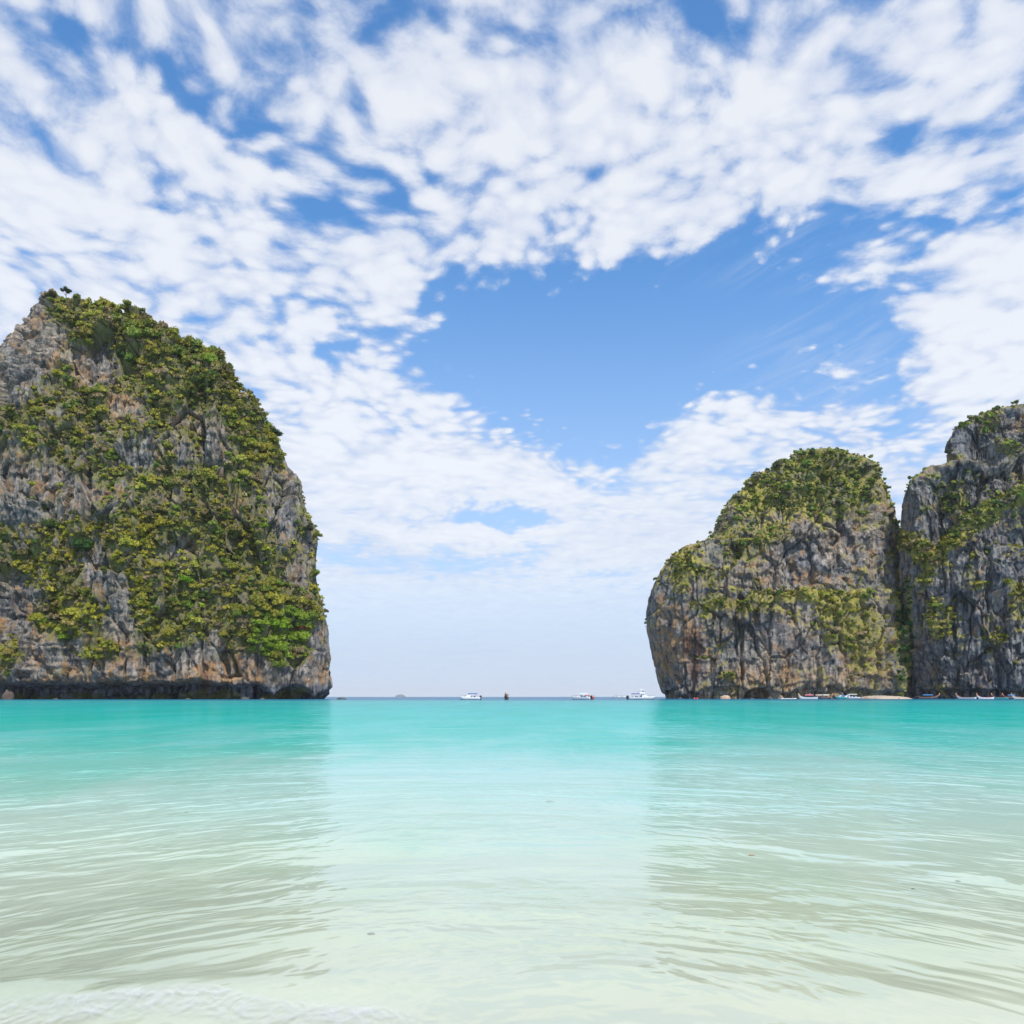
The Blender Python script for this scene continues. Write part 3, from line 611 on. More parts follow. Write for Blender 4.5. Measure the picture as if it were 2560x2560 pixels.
# trees one can single out
def surf(c, px0, py0):
    o, G, N, vg, px, py = c
    cam_v = np.array([0, 0, H])-G; f = (N*cam_v).sum(2) > 0
    d = (px-px0)**2+(py-py0)**2+np.where(f, 0, 1e6); i = np.unravel_index(np.argmin(d), d.shape); return G[i], N[i]
def tree(c, px, py, height, rad, col, label, proto=0, bare=False, lean=0., bark=None):
    p, n = surf(c, px, py); t = empty('cliff_tree', tuple(p)); tag(t, label, 'tree'); m = MB()
    r = random.Random(int(px)); tip = Vector((n[0]*lean*height+r.uniform(-.3, .3), n[1]*lean*height-.3, height))
    b0 = Vector((-n[0]*.8, -n[1]*.8, -.5)); m.tube([b0, b0.lerp(tip, .5)+Vector((r.uniform(-.3, .3), 0, 0)), tip], [height*.05, height*.035, height*.02], 6)
    for k in range(10 if bare else 4):
        a = r.random()*6.28; st = b0.lerp(tip, r.uniform(.35, .95)); l = height*r.uniform(.3, .6); e = st+Vector((math.cos(a)*l, math.sin(a)*l*.5, l*r.uniform(.4, 1.)))
        m.tube([st, st.lerp(e, .5)+Vector((0, 0, l*.08)), e], [height*.025, height*.016, height*.008], 5)
        if bare:
            for j in range(2): e2 = e+Vector((r.uniform(-1, 1), r.uniform(-.4, .4), r.uniform(.2, 1)))*l*.5; m.tube([e, e2], [height*.009, height*.005], 4)
    m.build('trunk', bark or (M_PALE_BARK if bare else M_BARK), t, True)
    if not bare:
        cr = link('crown', PROT[proto], None, t, (tip.x, tip.y, tip.z-rad*.35)); cr.scale = (rad, rad, rad*.8); cr.color = (*col, 1)
    return t
tree(c1, 168, 742, 3.6, 2.4, (.045, .065, .02), 'small flat topped tree standing out against the sky on the left summit', 3)
tree(c1, 197, 752, 2.2, 1.0, (.06, .07, .03), 'tiny dark tree beside the flat topped one on the left summit', 3)
tree(c1, 690, 1100, 2.6, 3.2, (.04, .07, .02), 'dark tree leaning out over the seaward edge high on the left cliff', 1, lean=.5)
tree(c1, 770, 1335, 2.0, 2.6, (.04, .06, .02), 'dark tree jutting from the seaward edge halfway down the left cliff', 0, lean=.35)
tree(c1, 700, 1590, 3.0, 5.6, (.20, .32, .02), 'largest lime green tree low on the seaward side of the left cliff', 2, lean=.5)
tree(c1, 740, 1615, 2.6, 4.6, (.24, .34, .03), 'lime green tree right of the largest lime one low on the left cliff', 0, lean=.5)
tree(c1, 640, 1640, 2.6, 4.2, (.17, .27, .02), 'bright green tree at the lower left of the lime trees on the left cliff', 4, lean=.5)
tree(c1, 700, 1680, 2.4, 3.4, (.20, .25, .05), 'pale green tree hanging just above the notch under the lime trees', 1, lean=.5)
tree(c1, 462, 1468, 2.4, 3.2, (.19, .34, .02), 'single vivid green tree in the middle of the lower left cliff', 1, lean=.5)
tree(c1, 755, 1582, 1.6, 2.8, (.20, .055, .03), 'bush with dry red leaves near the seaward edge low on the left cliff', 3, lean=.4)
tree(c1, 540, 1478, 1.8, 2.2, (.42, .36, .20), 'cream coloured flowering tree in the lower middle of the left cliff', 3, lean=.5)
tree(c1, 522, 1565, 1.8, 1.9, (.42, .36, .18), 'smaller cream coloured tree below the other cream one on the left cliff', 1, lean=.5)
tree(c1, 605, 1600, 8.5, 1, (0, 0, 0), 'bare pale tree without leaves left of the lime green trees', bare=True)
tree(c1, 210, 1390, 3.0, 5.2, (.045, .10, .02), 'broad deep green tree on the lower left part of the left cliff', 2, lean=.5)
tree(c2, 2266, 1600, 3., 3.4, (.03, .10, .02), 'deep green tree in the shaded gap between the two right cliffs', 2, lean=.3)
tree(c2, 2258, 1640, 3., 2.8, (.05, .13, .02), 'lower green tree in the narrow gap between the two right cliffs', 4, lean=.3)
tree(c2, 1825, 1692, 1.5, 2.4, (.11, .17, .02), 'lone green bush low on the rounded cliff above its sea cave', 3, lean=.4)
# ------------------------------------------------------------------ water
def water_material():
    m = bpy.data.materials.new('sea_water'); m.use_nodes = True; t = NT(m.node_tree); t.n.remove(t.n['Principled BSDF'])
    geo = t.n.new('ShaderNodeNewGeometry').outputs['Position']; x, y, z = t.sep(geo)
    yy = t.m('MAXIMUM', y, .8)
    lg = t.m('LOGARITHM', yy, 10.)
    n1 = t.noise(t.comb(t.m('DIVIDE', x, t.m('POWER', yy, .8)), t.m('MULTIPLY', lg, 3.), 0.), 2.2, 5, .6)
    lgw = t.m('ADD', lg, t.m('MULTIPLY', t.m('SUBTRACT', n1, .5), .22))
    edge_n = t.noise(t.comb(t.m('MULTIPLY', x, .5), t.m('MULTIPLY', y, .12), 2.), .6, 4, .6)
    side = t.mr(edge_n, .40, .60, .50, .85)      # patchy pale sand under the water
    f = t.mr(lgw, .3, 2.8, 0, 1, 'LINEAR')
    sidec = t.ramp(f, [(.03, (.46, .49, .38)), (.10, (.385, .46, .32)), (.16, (.33, .49, .36)), (.23, (.235, .49, .395)), (.31, (.12, .46, .395)), (.38, (.03, .42, .36)), (.49, (.002, .38, .325)), (.61, (.001, .35, .31)), (.81, (.004, .26, .28)), (.86, (.02, .13, .26)), (1., (.02, .12, .22))])
    # dark reflection of the left cliff, mixed into the near water's own colour
    cliff_refl = t.m('MULTIPLY', t.mr(t.m('ADD', x, t.m('MULTIPLY', t.m('SUBTRACT', edge_n, .5), 1.5)), -.7, -1.6), t.m('MULTIPLY', t.mr(y, 5.2, 3.1), t.mr(y, 2.25, 2.5)))
    sidec = t.mix(t.m('MULTIPLY', cliff_refl, .7), sidec, (.22, .285, .195))
    midc = t.ramp(f, [(.03, (.42, .46, .385)), (.10, (.48, .53, .465)), (.16, (.52, .585, .54)), (.23, (.50, .60, .59)), (.31, (.43, .57, .585)), (.38, (.24, .53, .54)), (.49, (.05, .46, .46)), (.61, (.03, .43, .46)), (.79, (.11, .40, .47)), (.83, (.02, .13, .26))])
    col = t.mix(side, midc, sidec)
    # ripples
    r = t.m('SQRT', t.m('ADD', t.m('POWER', t.m('MULTIPLY', x, 1.25), 2.), t.m('MULTIPLY', yy, yy)))
    rp = t.comb(t.m('MULTIPLY', x, .55), r, 0.)
    wn = t.noise(t.comb(x, y, 0.), .35, 3, .5, color=True)
    rp = t.v('ADD', rp, t.v('SCALE', t.v('SUBTRACT', wn, (.5, .5, .5)), scale=1.1))
    h1 = t.noise(t.v('MULTIPLY', rp, (.62, 1., 1.)), 3.0, 2, .48, .3); h2 = t.noise(t.v('MULTIPLY', rp, (1.2, 1., 1.)), 6.0, 2, .5, .3); h3 = t.noise(t.v('MULTIPLY', rp, (.9, .8, 1)), .45, 4, .6)
    far = t.mr(yy, 6, 60); 
    calm = t.mr(t.noise(t.comb(t.m('MULTIPLY', x, .35), y, 5.), .55, 3, .55), .36, .62, .35, 1.25)
    hh = t.m('ADD', t.m('MULTIPLY', t.m('MULTIPLY', h1, calm), .055), t.m('ADD', t.m('MULTIPLY', t.m('MULTIPLY', h2, calm), .026), t.m('MULTIPLY', h3, .05)))
    bp = t.n.new('ShaderNodeBump'); bp.inputs['Strength'].default_value = 1.; bp.inputs['Distance'].default_value = 1.0
    t.l.new(hh, bp.inputs['Height'])
    # milky sand stirred up in the shallows
    st = t.noise(t.v('MULTIPLY', rp, (.5, 1.6, 1.)), 1.0, 4, .6)
    col = t.mix(t.m('MULTIPLY', t.mr(st, .35, .65), .25), col, t.v('SCALE', col, scale=.80))
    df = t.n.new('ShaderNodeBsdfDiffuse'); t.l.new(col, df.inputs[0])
    gl = t.n.new('ShaderNodeBsdfGlossy'); gl.inputs['Roughness'].default_value = .09; t.l.new(bp.outputs[0], gl.inputs['Normal'])
    fr = t.n.new('ShaderNodeFresnel'); fr.inputs['IOR'].default_value = 1.33; t.l.new(bp.outputs[0], fr.inputs['Normal'])
    fac = t.m('MINIMUM', t.m('MULTIPLY_ADD', fr.outputs[0], 1.05, .07), .41)      # wavelets tilt towards the eye: never a full grazing mirror
    mx = t.n.new('ShaderNodeMixShader'); t.l.new(fac, mx.inputs[0]); t.l.new(df.outputs[0], mx.inputs[1]); t.l.new(gl.outputs[0], mx.inputs[2])
    t.l.new(mx.outputs[0], t.n['Material Output'].inputs[0]); return m
def wave_h(x, y):
    r = np.hypot(x*1.25, y); P = np.stack([x*.35, r, 0*x], 1)
    f = fbm(P*.9, 3, 61)*.024+fbm(P*np.array([.6, 2.4, 1]), 3, 62)*.012
    sw = np.exp(-((y-(2.75+.10*x+.05*np.sin(x*2)))/.16)**2)*sst(-.1, -1.2, x)*.035     # low breaking swell by the beach
    return f*sst(1.2, 3.5, y)*sst(130, 40, y)*np.clip((y/6.)**.5, .5, 2.2)+sw
def make_water():
    ys = np.concatenate([1.3*np.exp(np.linspace(0, math.log(90/1.3), 440)), 90*np.exp(np.linspace(0, math.log(20000/90), 50))[1:]])
    u = np.concatenate([np.linspace(-2.6, -.80, 12), np.linspace(-.78, .78, 360), np.linspace(.80, 2.6, 12)])
    X = u[None]*(ys[:, None]+.6); Y = ys[:, None]+0*X; Z = wave_h(X.ravel(), Y.ravel()).reshape(X.shape)
    V = np.stack([X, Y, Z], 2).reshape(-1, 3); nv, nu = X.shape; idx = np.arange(nv*nu).reshape(nv, nu)
    Q = np.stack([idx[:-1, :-1], idx[:-1, 1:], idx[1:, 1:], idx[1:, :-1]], 2).reshape(-1, 4)
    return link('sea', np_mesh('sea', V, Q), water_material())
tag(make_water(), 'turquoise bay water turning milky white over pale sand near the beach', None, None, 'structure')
# beach behind the water's edge
M_SAND = mat('sand', (.55, .48, .36), .95, noise=14)
def beach():
    n = 60; xs = np.linspace(-40, 40, n); ys = np.linspace(1.9, -30, 40); X, Y = np.meshgrid(xs, ys)
    Z = (1.45-Y)*.045+fbm(np.stack([X.ravel()/3, Y.ravel()/3, 0*X.ravel()], 1), 3, 71).reshape(X.shape)*.03*sst(1.6, .5, Y)
    idx = np.arange(X.size).reshape(X.shape); Q = np.stack([idx[:-1, :-1], idx[:-1, 1:], idx[1:, 1:], idx[1:, :-1]], 2).reshape(-1, 4)[:, ::-1]
    return link('beach', np_mesh('beach', np.stack([X, Y, Z], 2).reshape(-1, 3), Q), M_SAND)
tag(beach(), 'pale sand beach where the photograph was taken', None, None, 'structure')
# foam of the little breaker
def foam():
    m = bpy.data.materials.new('foam'); m.use_nodes = True; t = NT(m.node_tree); b = t.n['Principled BSDF']
    b.inputs['Base Color'].default_value = (.56, .575, .60, 1); b.inputs['Roughness'].default_value = .7
    a = t.n.new('ShaderNodeAttribute'); a.attribute_name = 'mask'; mk = t.sep(a.outputs['Vector'])[0]
    g = t.n.new('ShaderNodeNewGeometry').outputs['Position']
    wv = t.v('ADD', g, t.v('SCALE', t.noise(g, 5, 5, color=True), scale=.22))
    n = t.m('ADD', t.m('MULTIPLY', t.noise(wv, 9, 8, .72), .75), t.m('MULTIPLY', t.vor(wv, 30, 'SMOOTH_F1', .4), .35))
    al = t.mr(t.m('ADD', mk, n), .82, 1.66, 0, .68)
    t.l.new(al, b.inputs['Alpha'])
    bp = t.n.new('ShaderNodeBump'); bp.inputs['Strength'].default_value = .35; bp.inputs['Distance'].default_value = .01; t.l.new(n, bp.inputs['Height']); t.l.new(bp.outputs[0], b.inputs['Normal'])
    xs = np.linspace(-2.6, 1.6, 420); ys = np.linspace(1.95, 3.1, 120); X, Y = np.meshgrid(xs, ys); x = X.ravel(); y = Y.ravel()
    P = np.stack([x*5, y*9, 0*x], 1)
    crest = np.interp(x, [-2.2, -1.65, -1.3, -1.0, -.8, -.45, -.1, .3, .8, 1.6], [2.42, 2.46, 2.56, 2.58, 2.54, 2.46, 2.38, 2.36, 2.34, 2.3])+fbm(np.stack([x*2, 0*x, 0*x], 1), 3, 81)*.12
    low = crest-.22
    k = sst(crest+.05, crest-.04, y)*sst(low-.12, low+.1, y)*(.78-.45*sst(-.55, -.1, x))*sst(-3, -2.0, x*1.0)
    k = k*(.75+.5*fbm(P*.35, 3, 82))
    k = np.maximum(k, sst(.05, 0, np.abs(y-crest+.02))*(.50-.3*sst(-.55, -.1, x))*(.8+.9*fbm(P*.6, 3, 85)))
    z = wave_h(x, y)+.003+np.clip(k, 0, 1)*(.012+.03*np.abs(fbm(P, 4, 83)))
    idx = np.arange(X.size).reshape(X.shape); Q = np.stack([idx[:-1, :-1], idx[:-1, 1:], idx[1:, 1:], idx[1:, :-1]], 2).reshape(-1, 4)
    me = np_mesh('foam', np.stack([x, y, z], 1), Q); vcol(me, 'mask', np.stack([k, k, k], 1).astype(np.float32)); return link('foam', me, m)
tag(foam(), 'white foam of a small wave breaking at the bottom left', 'foam', None, 'stuff')
# floating bits
def leaf_bit(px, py, w_, col, label, rz, name='floating_leaf', cat='leaf'):
    Y = F*H/(py-HZ); x = (px-CX)/F*Y; m = MB(); n = 8; top = []; bot = []
    for i in range(n+1):
        s = i/n*2-1; hw = .28*(1-s*s)**.7*w_*.5; top.append((s*w_/2, hw, .10*w_*(1-s*s)+.001)); bot.append((s*w_/2, -hw, .08*w_*(1-s*s)+.001))
    mid = [(p[0], 0, p[2]+.0005) for p in top]
    V = top+mid+bot; Fc = []
    for i in range(n): Fc += [(i, i+1, n+1+i+1, n+1+i), (n+1+i, n+1+i+1, 2*(n+1)+i+1, 2*(n+1)+i)]
    m.add(V, Fc); m.add([(a, b, c-.001) for a, b, c in V], [f[::-1] for f in Fc])
    t = m.build(name, mat('dead_leaf', col, .8, noise=30)); t.location = (x, Y, float(wave_h(np.array([x]), np.array([Y]))[0])+.003); t.rotation_euler = (0, 0, rz); tag(t, label, cat)
leaf_bit(1375, 2003, .085, (.30, .31, .29), 'grey leaf floating on the milky water in the middle distance', .1)
leaf_bit(928, 2338, .036, (.28, .28, .26), 'small grey leaf floating on the pale water near the bottom', .05)
leaf_bit(465, 2030, .035, (.10, .07, .04), 'tiny brown leaf floating on the left side water', .2)
leaf_bit(2395, 2200, .030, (.05, .04, .03), 'dark twig floating on the right side water', -.6, 'floating_twig', 'twig')
leaf_bit(1880, 2135, .055, (.45, .30, .15), 'pale orange leaf floating right of the bright centre', .2)
leaf_bit(2283, 2218, .02, (.08, .08, .05), 'very small leaf just left of the floating twig', .1)
# ------------------------------------------------------------------ rocks, sand spit, far island
def boulder(name, loc, size, m, seed, label, cat='rock', kind=None):
    n = 14; th = np.linspace(0, 2*math.pi, 2*n, endpoint=False); ph = np.linspace(-.5, math.pi/2, n); T, Pp = np.meshgrid(th, ph)
    V = np.stack([np.cos(T)*np.cos(Pp), np.sin(T)*np.cos(Pp), np.sin(Pp)], 2).reshape(-1, 3)
    V = V*(1+fbm(V*1.3, 4, seed)[:, None]*.45)*np.array(size)
    nu = 2*n; idx = np.arange(n*nu).reshape(n, nu); r = np.roll(idx, -1, 1); Q = np.stack([idx[:-1], r[:-1], r[1:], idx[1:]], 2).reshape(-1, 4)
    o = link(name, np_mesh(name, V, Q), m, None, loc); tag(o, label, None if kind else cat, None, kind); return o
M_DARKROCK = mat('wet_rock', (.05, .05, .05), .7, noise=1.5); M_PALEROCK = mat('pale_rock', (.42, .30, .20), .9, noise=1.5)
p = at(854, HZ, 285); boulder('sea_rock', (p[0], 285, -.2), (1.9, 1.2, .85), M_DARKROCK, 3, 'low dark rock breaking the surface beside the left cliff')
p = at(1813, HZ, 372); boulder('boulder', (p[0], 372, -.2), (2.6, 2., 2.0), M_PALEROCK, 4, 'pale orange boulder at the foot of the rounded cliff under its cave')
p = at(8, HZ, 296); boulder('boulder', (p[0]+.6, 298, .2), (2.0, 2.0, 3.4), mat('brown_rock', (.09, .065, .055), .9, noise=1.5), 6, 'brown boulder inside the dark notch at the far left')

rk = random.Random(12)
for px_, Y_, sz_, lab_ in ((140, 298, .9, 'small wet rock at the foot of the notch, leftmost of the low rocks'), (470, 302, 1.1, 'low wet rock against the middle of the left cliff foot'), (612, 300, 1.5, 'wet rock just left of the crack in the left cliff foot'),
                           (655, 300, 1.0, 'wet rock just right of the crack in the left cliff foot'), (1700, 384, 1.2, 'low wet rock below the red streak of the rounded cliff'), (1880, 372, 1.0, 'low wet rock right of the pale orange boulder'), (1925, 374, 1.6, 'wider wet rock between the orange boulder and the kayaks')):
    boulder('sea_rock', ((px_-CX)/F*Y_, Y_, -.25), (sz_*rk.uniform(.9, 1.5), sz_, sz_*rk.uniform(.6, .9)), M_DARKROCK, rk.randrange(99), lab_)
# sand spit under the gap
def spit():
    n = 50; m_ = 16; xs = np.linspace(0, 1, n); x0 = at(2195, HZ, 356)[0]+4; x1 = at(2286, HZ, 356)[0]-4
    U, Vv = np.meshgrid(xs, np.linspace(0, 1, m_)); X = x0-4+(x1-x0+8)*U; Y = 350+26*Vv
    Z = -.4+1.5*np.sin(np.pi*U)**.5*sst(0, .35, Vv)+.5*Vv+fbm(np.stack([X.ravel()/3, Y.ravel()/3, 0*X.ravel()], 1), 3, 91).reshape(X.shape)*.5
    Z = np.where((U < .02) | (U > .98), -.6, Z)
    idx = np.arange(X.size).reshape(X.shape); Q = np.stack([idx[:-1, :-1], idx[:-1, 1:], idx[1:, 1:], idx[1:, :-1]], 2).reshape(-1, 4)
    return link('sand_spit', np_mesh('sand_spit', np.stack([X, Y, Z], 2).reshape(-1, 3), Q), mat('coral_sand', (.42, .34, .27), .95, noise=.6))
tag(spit(), 'strip of pale sand at the foot of the gap between the right cliffs', None, None, 'structure')
sh = link('shrub', PROT[1], None, None, (at(2252, HZ, 366)[0], 366, 1.2)); sh.scale = (2.2, 1.6, 1.5); sh.color = (.13, .17, .02, 1)
tag(sh, 'bright green shrub growing on the sand spit beside the boats', 'shrub')
M_FAR = mat('far_land', (.05, .07, .05), .95, noise=.02)
p = at(1001, HZ, 16000); boulder('island', (p[0], 16000, -5), (105, 105, 52), M_FAR, 9, 'faint small island on the horizon', kind='structure')
# ------------------------------------------------------------------ boats
M_WHITE = mat('white_gelcoat', (.82, .82, .80), .3); M_NAVY = mat('dark_bottom_paint', (.035, .055, .07), .5); M_BLUE = mat('blue_canvas', (.03, .09, .34), .7)
M_WOOD = mat('varnished_wood', (.10, .05, .028), .6, noise=3); M_ORANGE = mat('orange_wood', (.50, .20, .10), .6, noise=3); M_GLASS = mat('dark_glass', (.02, .03, .04), .1)
M_METAL = mat('grey_metal', (.35, .36, .38), .35, .8); M_RED = mat('red_paint', (.55, .06, .05), .5); M_TEAL = mat('teal_paint', (.05, .42, .40), .5); M_BLACK = mat('black_plastic', (.02, .02, .022), .5)
M_PINK = mat('pink_ribbon', (.72, .20, .28), .8); M_AZURE = mat('azure_tarpaulin', (.05, .25, .62), .6); M_YEL = mat('yellow_ribbon', (.80, .52, .06), .8); M_CREAM = mat('cream_canvas', (.72, .66, .55), .8)
def hull_secs(L, B, stern, bow, depth, bowlen, z0=-.3, n=14, fullness=.45, rake=.0):
    """half-open V hull from stern (x=-L/2) to bow; sheer rises to the bow"""
    secs = []
    for i in range(n):
        s = i/(n-1); x = -L/2+L*s; tpr = 1 if s < 1-bowlen else math.cos((s-(1-bowlen))/bowlen*math.pi/2)**fullness
        hb = max(B/2*tpr*(.86+.14*min(1, s*3)), .02); sh = stern+(bow-stern)*s**2.2; kz = z0+(sh-z0)*max(0, (s-(1-bowlen*.55))/(bowlen*.55))**2*.93
        xx = x+rake*max(0, s-.7)*L
        secs.append([(xx, -hb, sh), (xx, -hb*.93, sh-(sh-kz)*.45), (xx, -hb*.55, kz+(sh-kz)*.14), (xx, 0, kz), (xx, hb*.55, kz+(sh-kz)*.14), (xx, hb*.93, sh-(sh-kz)*.45), (xx, hb, sh)])
    return secs
def speedboat(name, px, Y, L, rz, label, canopy=M_BLUE, flybridge=False, motors=2, bimini_h=2.1, hullm=None):
    t = empty(name, ((px-CX)/F*Y, Y, 0), rz); tag(t, label, 'speedboat'); B = L*.27
    s = hull_secs(L, B, .85, 1.25, 1., .42); m = MB(); m.loft(s); m.build('hull', hullm or M_WHITE, t, True)
    bt = MB(); bt.loft([[(x*1.003, y*1.015, min(z, .12)) for x, y, z in q] for q in hull_secs(L*.98, B*.99, .12, .30, 1., .42)]); bt.build('keel', M_NAVY, t, True)
    dk = MB(); dk.loft([[(q[0][0], q[0][1]*.92, q[0][2]-.05), (q[0][0], 0, q[0][2]+.05), (q[6][0], q[6][1]*.92, q[6][2]-.05)] for q in s], False); dk.build('deck', M_WHITE, t)
    cb = MB(); cb.add([(-.02*L, -B*.34, .9), (.24*L, -B*.24, 1.1), (.24*L, B*.24, 1.1), (-.02*L, B*.34, .9), (-.02*L, -B*.30, 1.75), (.12*L, -B*.20, 1.6), (.12*L, B*.20, 1.6), (-.02*L, B*.30, 1.75)],
                       [(0, 1, 5, 4), (1, 2, 6, 5), (2, 3, 7, 6), (3, 0, 4, 7), (4, 5, 6, 7), (0, 3, 2, 1)]); cb.build('cabin', M_WHITE, t)
    ws = MB(); ws.add([(.243*L, -B*.22, 1.2), (.125*L, -B*.19, 1.62), (.125*L, B*.19, 1.62), (.243*L, B*.22, 1.2), (.255*L, -B*.22, 1.2), (.137*L, -B*.19, 1.64), (.137*L, B*.19, 1.64), (.255*L, B*.22, 1.2)],
                       [(0, 1, 2, 3), (4, 7, 6, 5), (0, 4, 5, 1), (1, 5, 6, 2), (2, 6, 7, 3), (3, 7, 4, 0)]); ws.build('windscreen', M_GLASS, t)
    cn = MB(); cn.loft([[(x, -B*.42, bimini_h), (x, -B*.2, bimini_h+.16), (x, 0, bimini_h+.2), (x, B*.2, bimini_h+.16), (x, B*.42, bimini_h), (x, B*.40, bimini_h-.1), (x, -B*.40, bimini_h-.1)] for x in (-.36*L, -.15*L, .06*L)]); cn.build('canopy', canopy, t)
    for sx_ in (-.34, .04):
        for sy_ in (-1, 1): p_ = MB(); p_.tube([(sx_*L, sy_*B*.40, .85), (sx_*L, sy_*B*.40, bimini_h)], .035, 5); p_.build('post', M_METAL, t)
    for k in range(4):
        st = MB(); st.box((-.30*L+k*.085*L, 0, 1.02), (.06*L, B*.7, .16)); st.box((-.325*L+k*.085*L, 0, 1.2), (.012*L, B*.7, .3)); st.build('bench', M_BLUE if k % 2 else M_WHITE, t)
    rl = MB(); pts = [(q[0][0], q[0][1]*.9, q[0][2]+.42) for q in s[7:]]+[(q[6][0], q[6][1]*.9, q[6][2]+.42) for q in s[7:][::-1]]; rl.tube(pts, .025, 4)
    for q in s[7::2]: rl.tube([(q[0][0], q[0][1]*.9, q[0][2]), (q[0][0], q[0][1]*.9, q[0][2]+.42)], .02, 4); rl.tube([(q[6][0], q[6][1]*.9, q[6][2]), (q[6][0], q[6][1]*.9, q[6][2]+.42)], .02, 4)
    rl.build('bow_rail', M_METAL, t)
    for k in range(motors):
        yk = (k-(motors-1)/2)*.75; mo = MB(); mo.box((-L/2-.35, yk, 1.15), (.55, .42, .6), .75); mo.box((-L/2-.38, yk, .45), (.22, .14, 1.0)); mo.build('outboard_motor', M_BLACK, t)
    if flybridge:
        fb = MB(); fb.box((-.02*L, 0, 2.45), (.2*L, B*.62, .4), .85); fb.build('flybridge', M_WHITE, t)
        fw = MB(); fw.box((.05*L, 0, 2.85), (.04*L, B*.5, .36), .7); fw.build('upper_windscreen', M_GLASS, t)
        tp = MB(); tp.box((-.04*L, 0, 3.72), (.17*L, B*.55, .09), .9); tp.build('hardtop', M_WHITE, t)
        for sx_ in (-.1, .03):
            for sy_ in (-1, 1): p_ = MB(); p_.tube([(sx_*L, sy_*B*.25, 2.6), (sx_*L, sy_*B*.25, 3.7)], .04, 5); p_.build('post', M_METAL, t)
    return t
speedboat('speedboat', 1174, 276, 7.6, R(200), 'white speedboat with a dark blue canopy, leftmost boat on the open water')
speedboat('speedboat', 1452, 288, 7.6, R(155), 'white speedboat with a cream canopy beside the small red boat', canopy=M_WHITE, bimini_h=2.0)
speedboat('speedboat', 1605, 290, 10.6, R(8), 'large white speedboat with a flybridge and blue seats near the rounded cliff', flybridge=True, motors=3)
speedboat('speedboat', 1473, 296, 4.6, R(20), 'small red boat just behind the speedboat with the cream canopy', canopy=M_RED, hullm=M_RED, motors=1, bimini_h=1.5)
speedboat('speedboat', 1545, 900, 10., R(0), 'distant tiny white boat, left of the pair on the horizon')
speedboat('speedboat', 1558, 980, 11., R(5), 'distant tiny white boat, right of the pair on the horizon')
def longtail(px, Y, L, rz, label, cover=M_BLUE, bow=M_ORANGE, ribbon=M_PINK, hullm=M_WOOD, canopy=True):
    t = empty('longtail_boat', ((px-CX)/F*Y, Y, 0), rz); tag(t, label, 'boat', None); n = 18; B = L*.15; secs = []
    def sheer(s): return .72+.35*(2*abs(s-.4))**2.2+0.85*max(0, (s-.72)/.28)**1.8
    for i in range(n):
        s = i/(n-1); x = -L/2+L*s; hb = max(B/2*math.sin(min(1, s*2.4+.35)*math.pi/2)*(1-max(0, (s-.5)/.5)**2.4), .05); sh = sheer(s); kz = -.3+(sh+.3)*max(0, (s-.8)/.2)**1.6*.86
        secs.append([(x, -hb, sh), (x, -hb*.92, sh-(sh-kz)*.5), (x, -hb*.5, kz+.05), (x, 0, kz), (x, hb*.5, kz+.05), (x, hb*.92, sh-(sh-kz)*.5), (x, hb, sh)])
    m = MB(); m.loft(secs); m.build('hull', hullm, t, True)
    rb = MB(); 
    for k in (0, 6): rb.tube([(q[k][0], q[k][1]*1.03, q[k][2]) for q in secs], .06, 5)
    rb.build('gunwale', bow, t)
    pr = MB(); e = secs[-1]; pr.tube([(L/2-.5, 0, sheer(.95)-.1), (L/2-.05, 0, sheer(1.)+.05), (L/2+.12, 0, sheer(1.)+.55)], [.16, .13, .08], 6); pr.build('bow_post', bow, t)
    for k, mm in enumerate((ribbon, M_YEL if ribbon is not M_YEL else M_AZURE)):
        r_ = MB(); z = sheer(1.)+.15+k*.26; r_.tube([(L/2-.02, 0, z-.1), (L/2+.06, 0, z+.16)], .2, 8); r_.tube([(L/2+.08, .05, z), (L/2+.16, .12, z-.75)], [.06, .03], 4); r_.build('ribbon', mm, t)
    if canopy:
        cn = MB(); cn.loft([[(x, -B*.5, 1.75), (x, -B*.25, 1.95), (x, 0, 2.02), (x, B*.25, 1.95), (x, B*.5, 1.75), (x, B*.48, 1.68), (x, -B*.48, 1.68)] for x in (-.28*L, -.05*L, .16*L)]); cn.build('canopy', cover, t)
        for sx_ in (-.27, -.06, .15):
            for sy_ in (-1, 1): p_ = MB(); p_.tube([(sx_*L, sy_*B*.45, .6), (sx_*L, sy_*B*.47, 1.75)], .03, 4); p_.build('post', M_METAL, t)
    for k in range(4): b_ = MB(); b_.box((-.25*L+k*.12*L, 0, .62), (.22, B*.8, .06)); b_.build('thwart', hullm, t)
    en = MB(); en.box((-L/2+.45, 0, 1.35), (.8, .45, .5), .85); en.tube([(-L/2+.45, 0, .8), (-L/2+.45, 0, 1.2)], .08, 6); en.build('engine', M_BLACK, t)
    sf = MB(); sf.tube([(-L/2+.1, 0, 1.3), (-L/2-3.0, .1, .15)], .045, 5); sf.build('propeller_shaft', M_METAL, t)
    return t
longtail(1266, 276, 9.5, R(-93), 'brown wooden longtail boat seen end on between the two white speedboats', ribbon=M_RED, canopy=True, cover=M_WOOD)
longtail(2322, 346, 10., R(4), 'longtail boat with blue canopy, its orange bow post pointing right, beside the sand spit', cover=M_AZURE, hullm=M_NAVY)
longtail(2415, 352, 8.5, R(128), 'white longtail boat moored alone under the dark overhang, bow to the left', cover=M_WHITE, hullm=M_WHITE, canopy=False)
longtail(2463, 352, 7.5, R(176), 'pale longtail boat with pink bow, left of the three by the right edge', cover=M_WHITE, hullm=M_WHITE, bow=M_PINK, canopy=False)
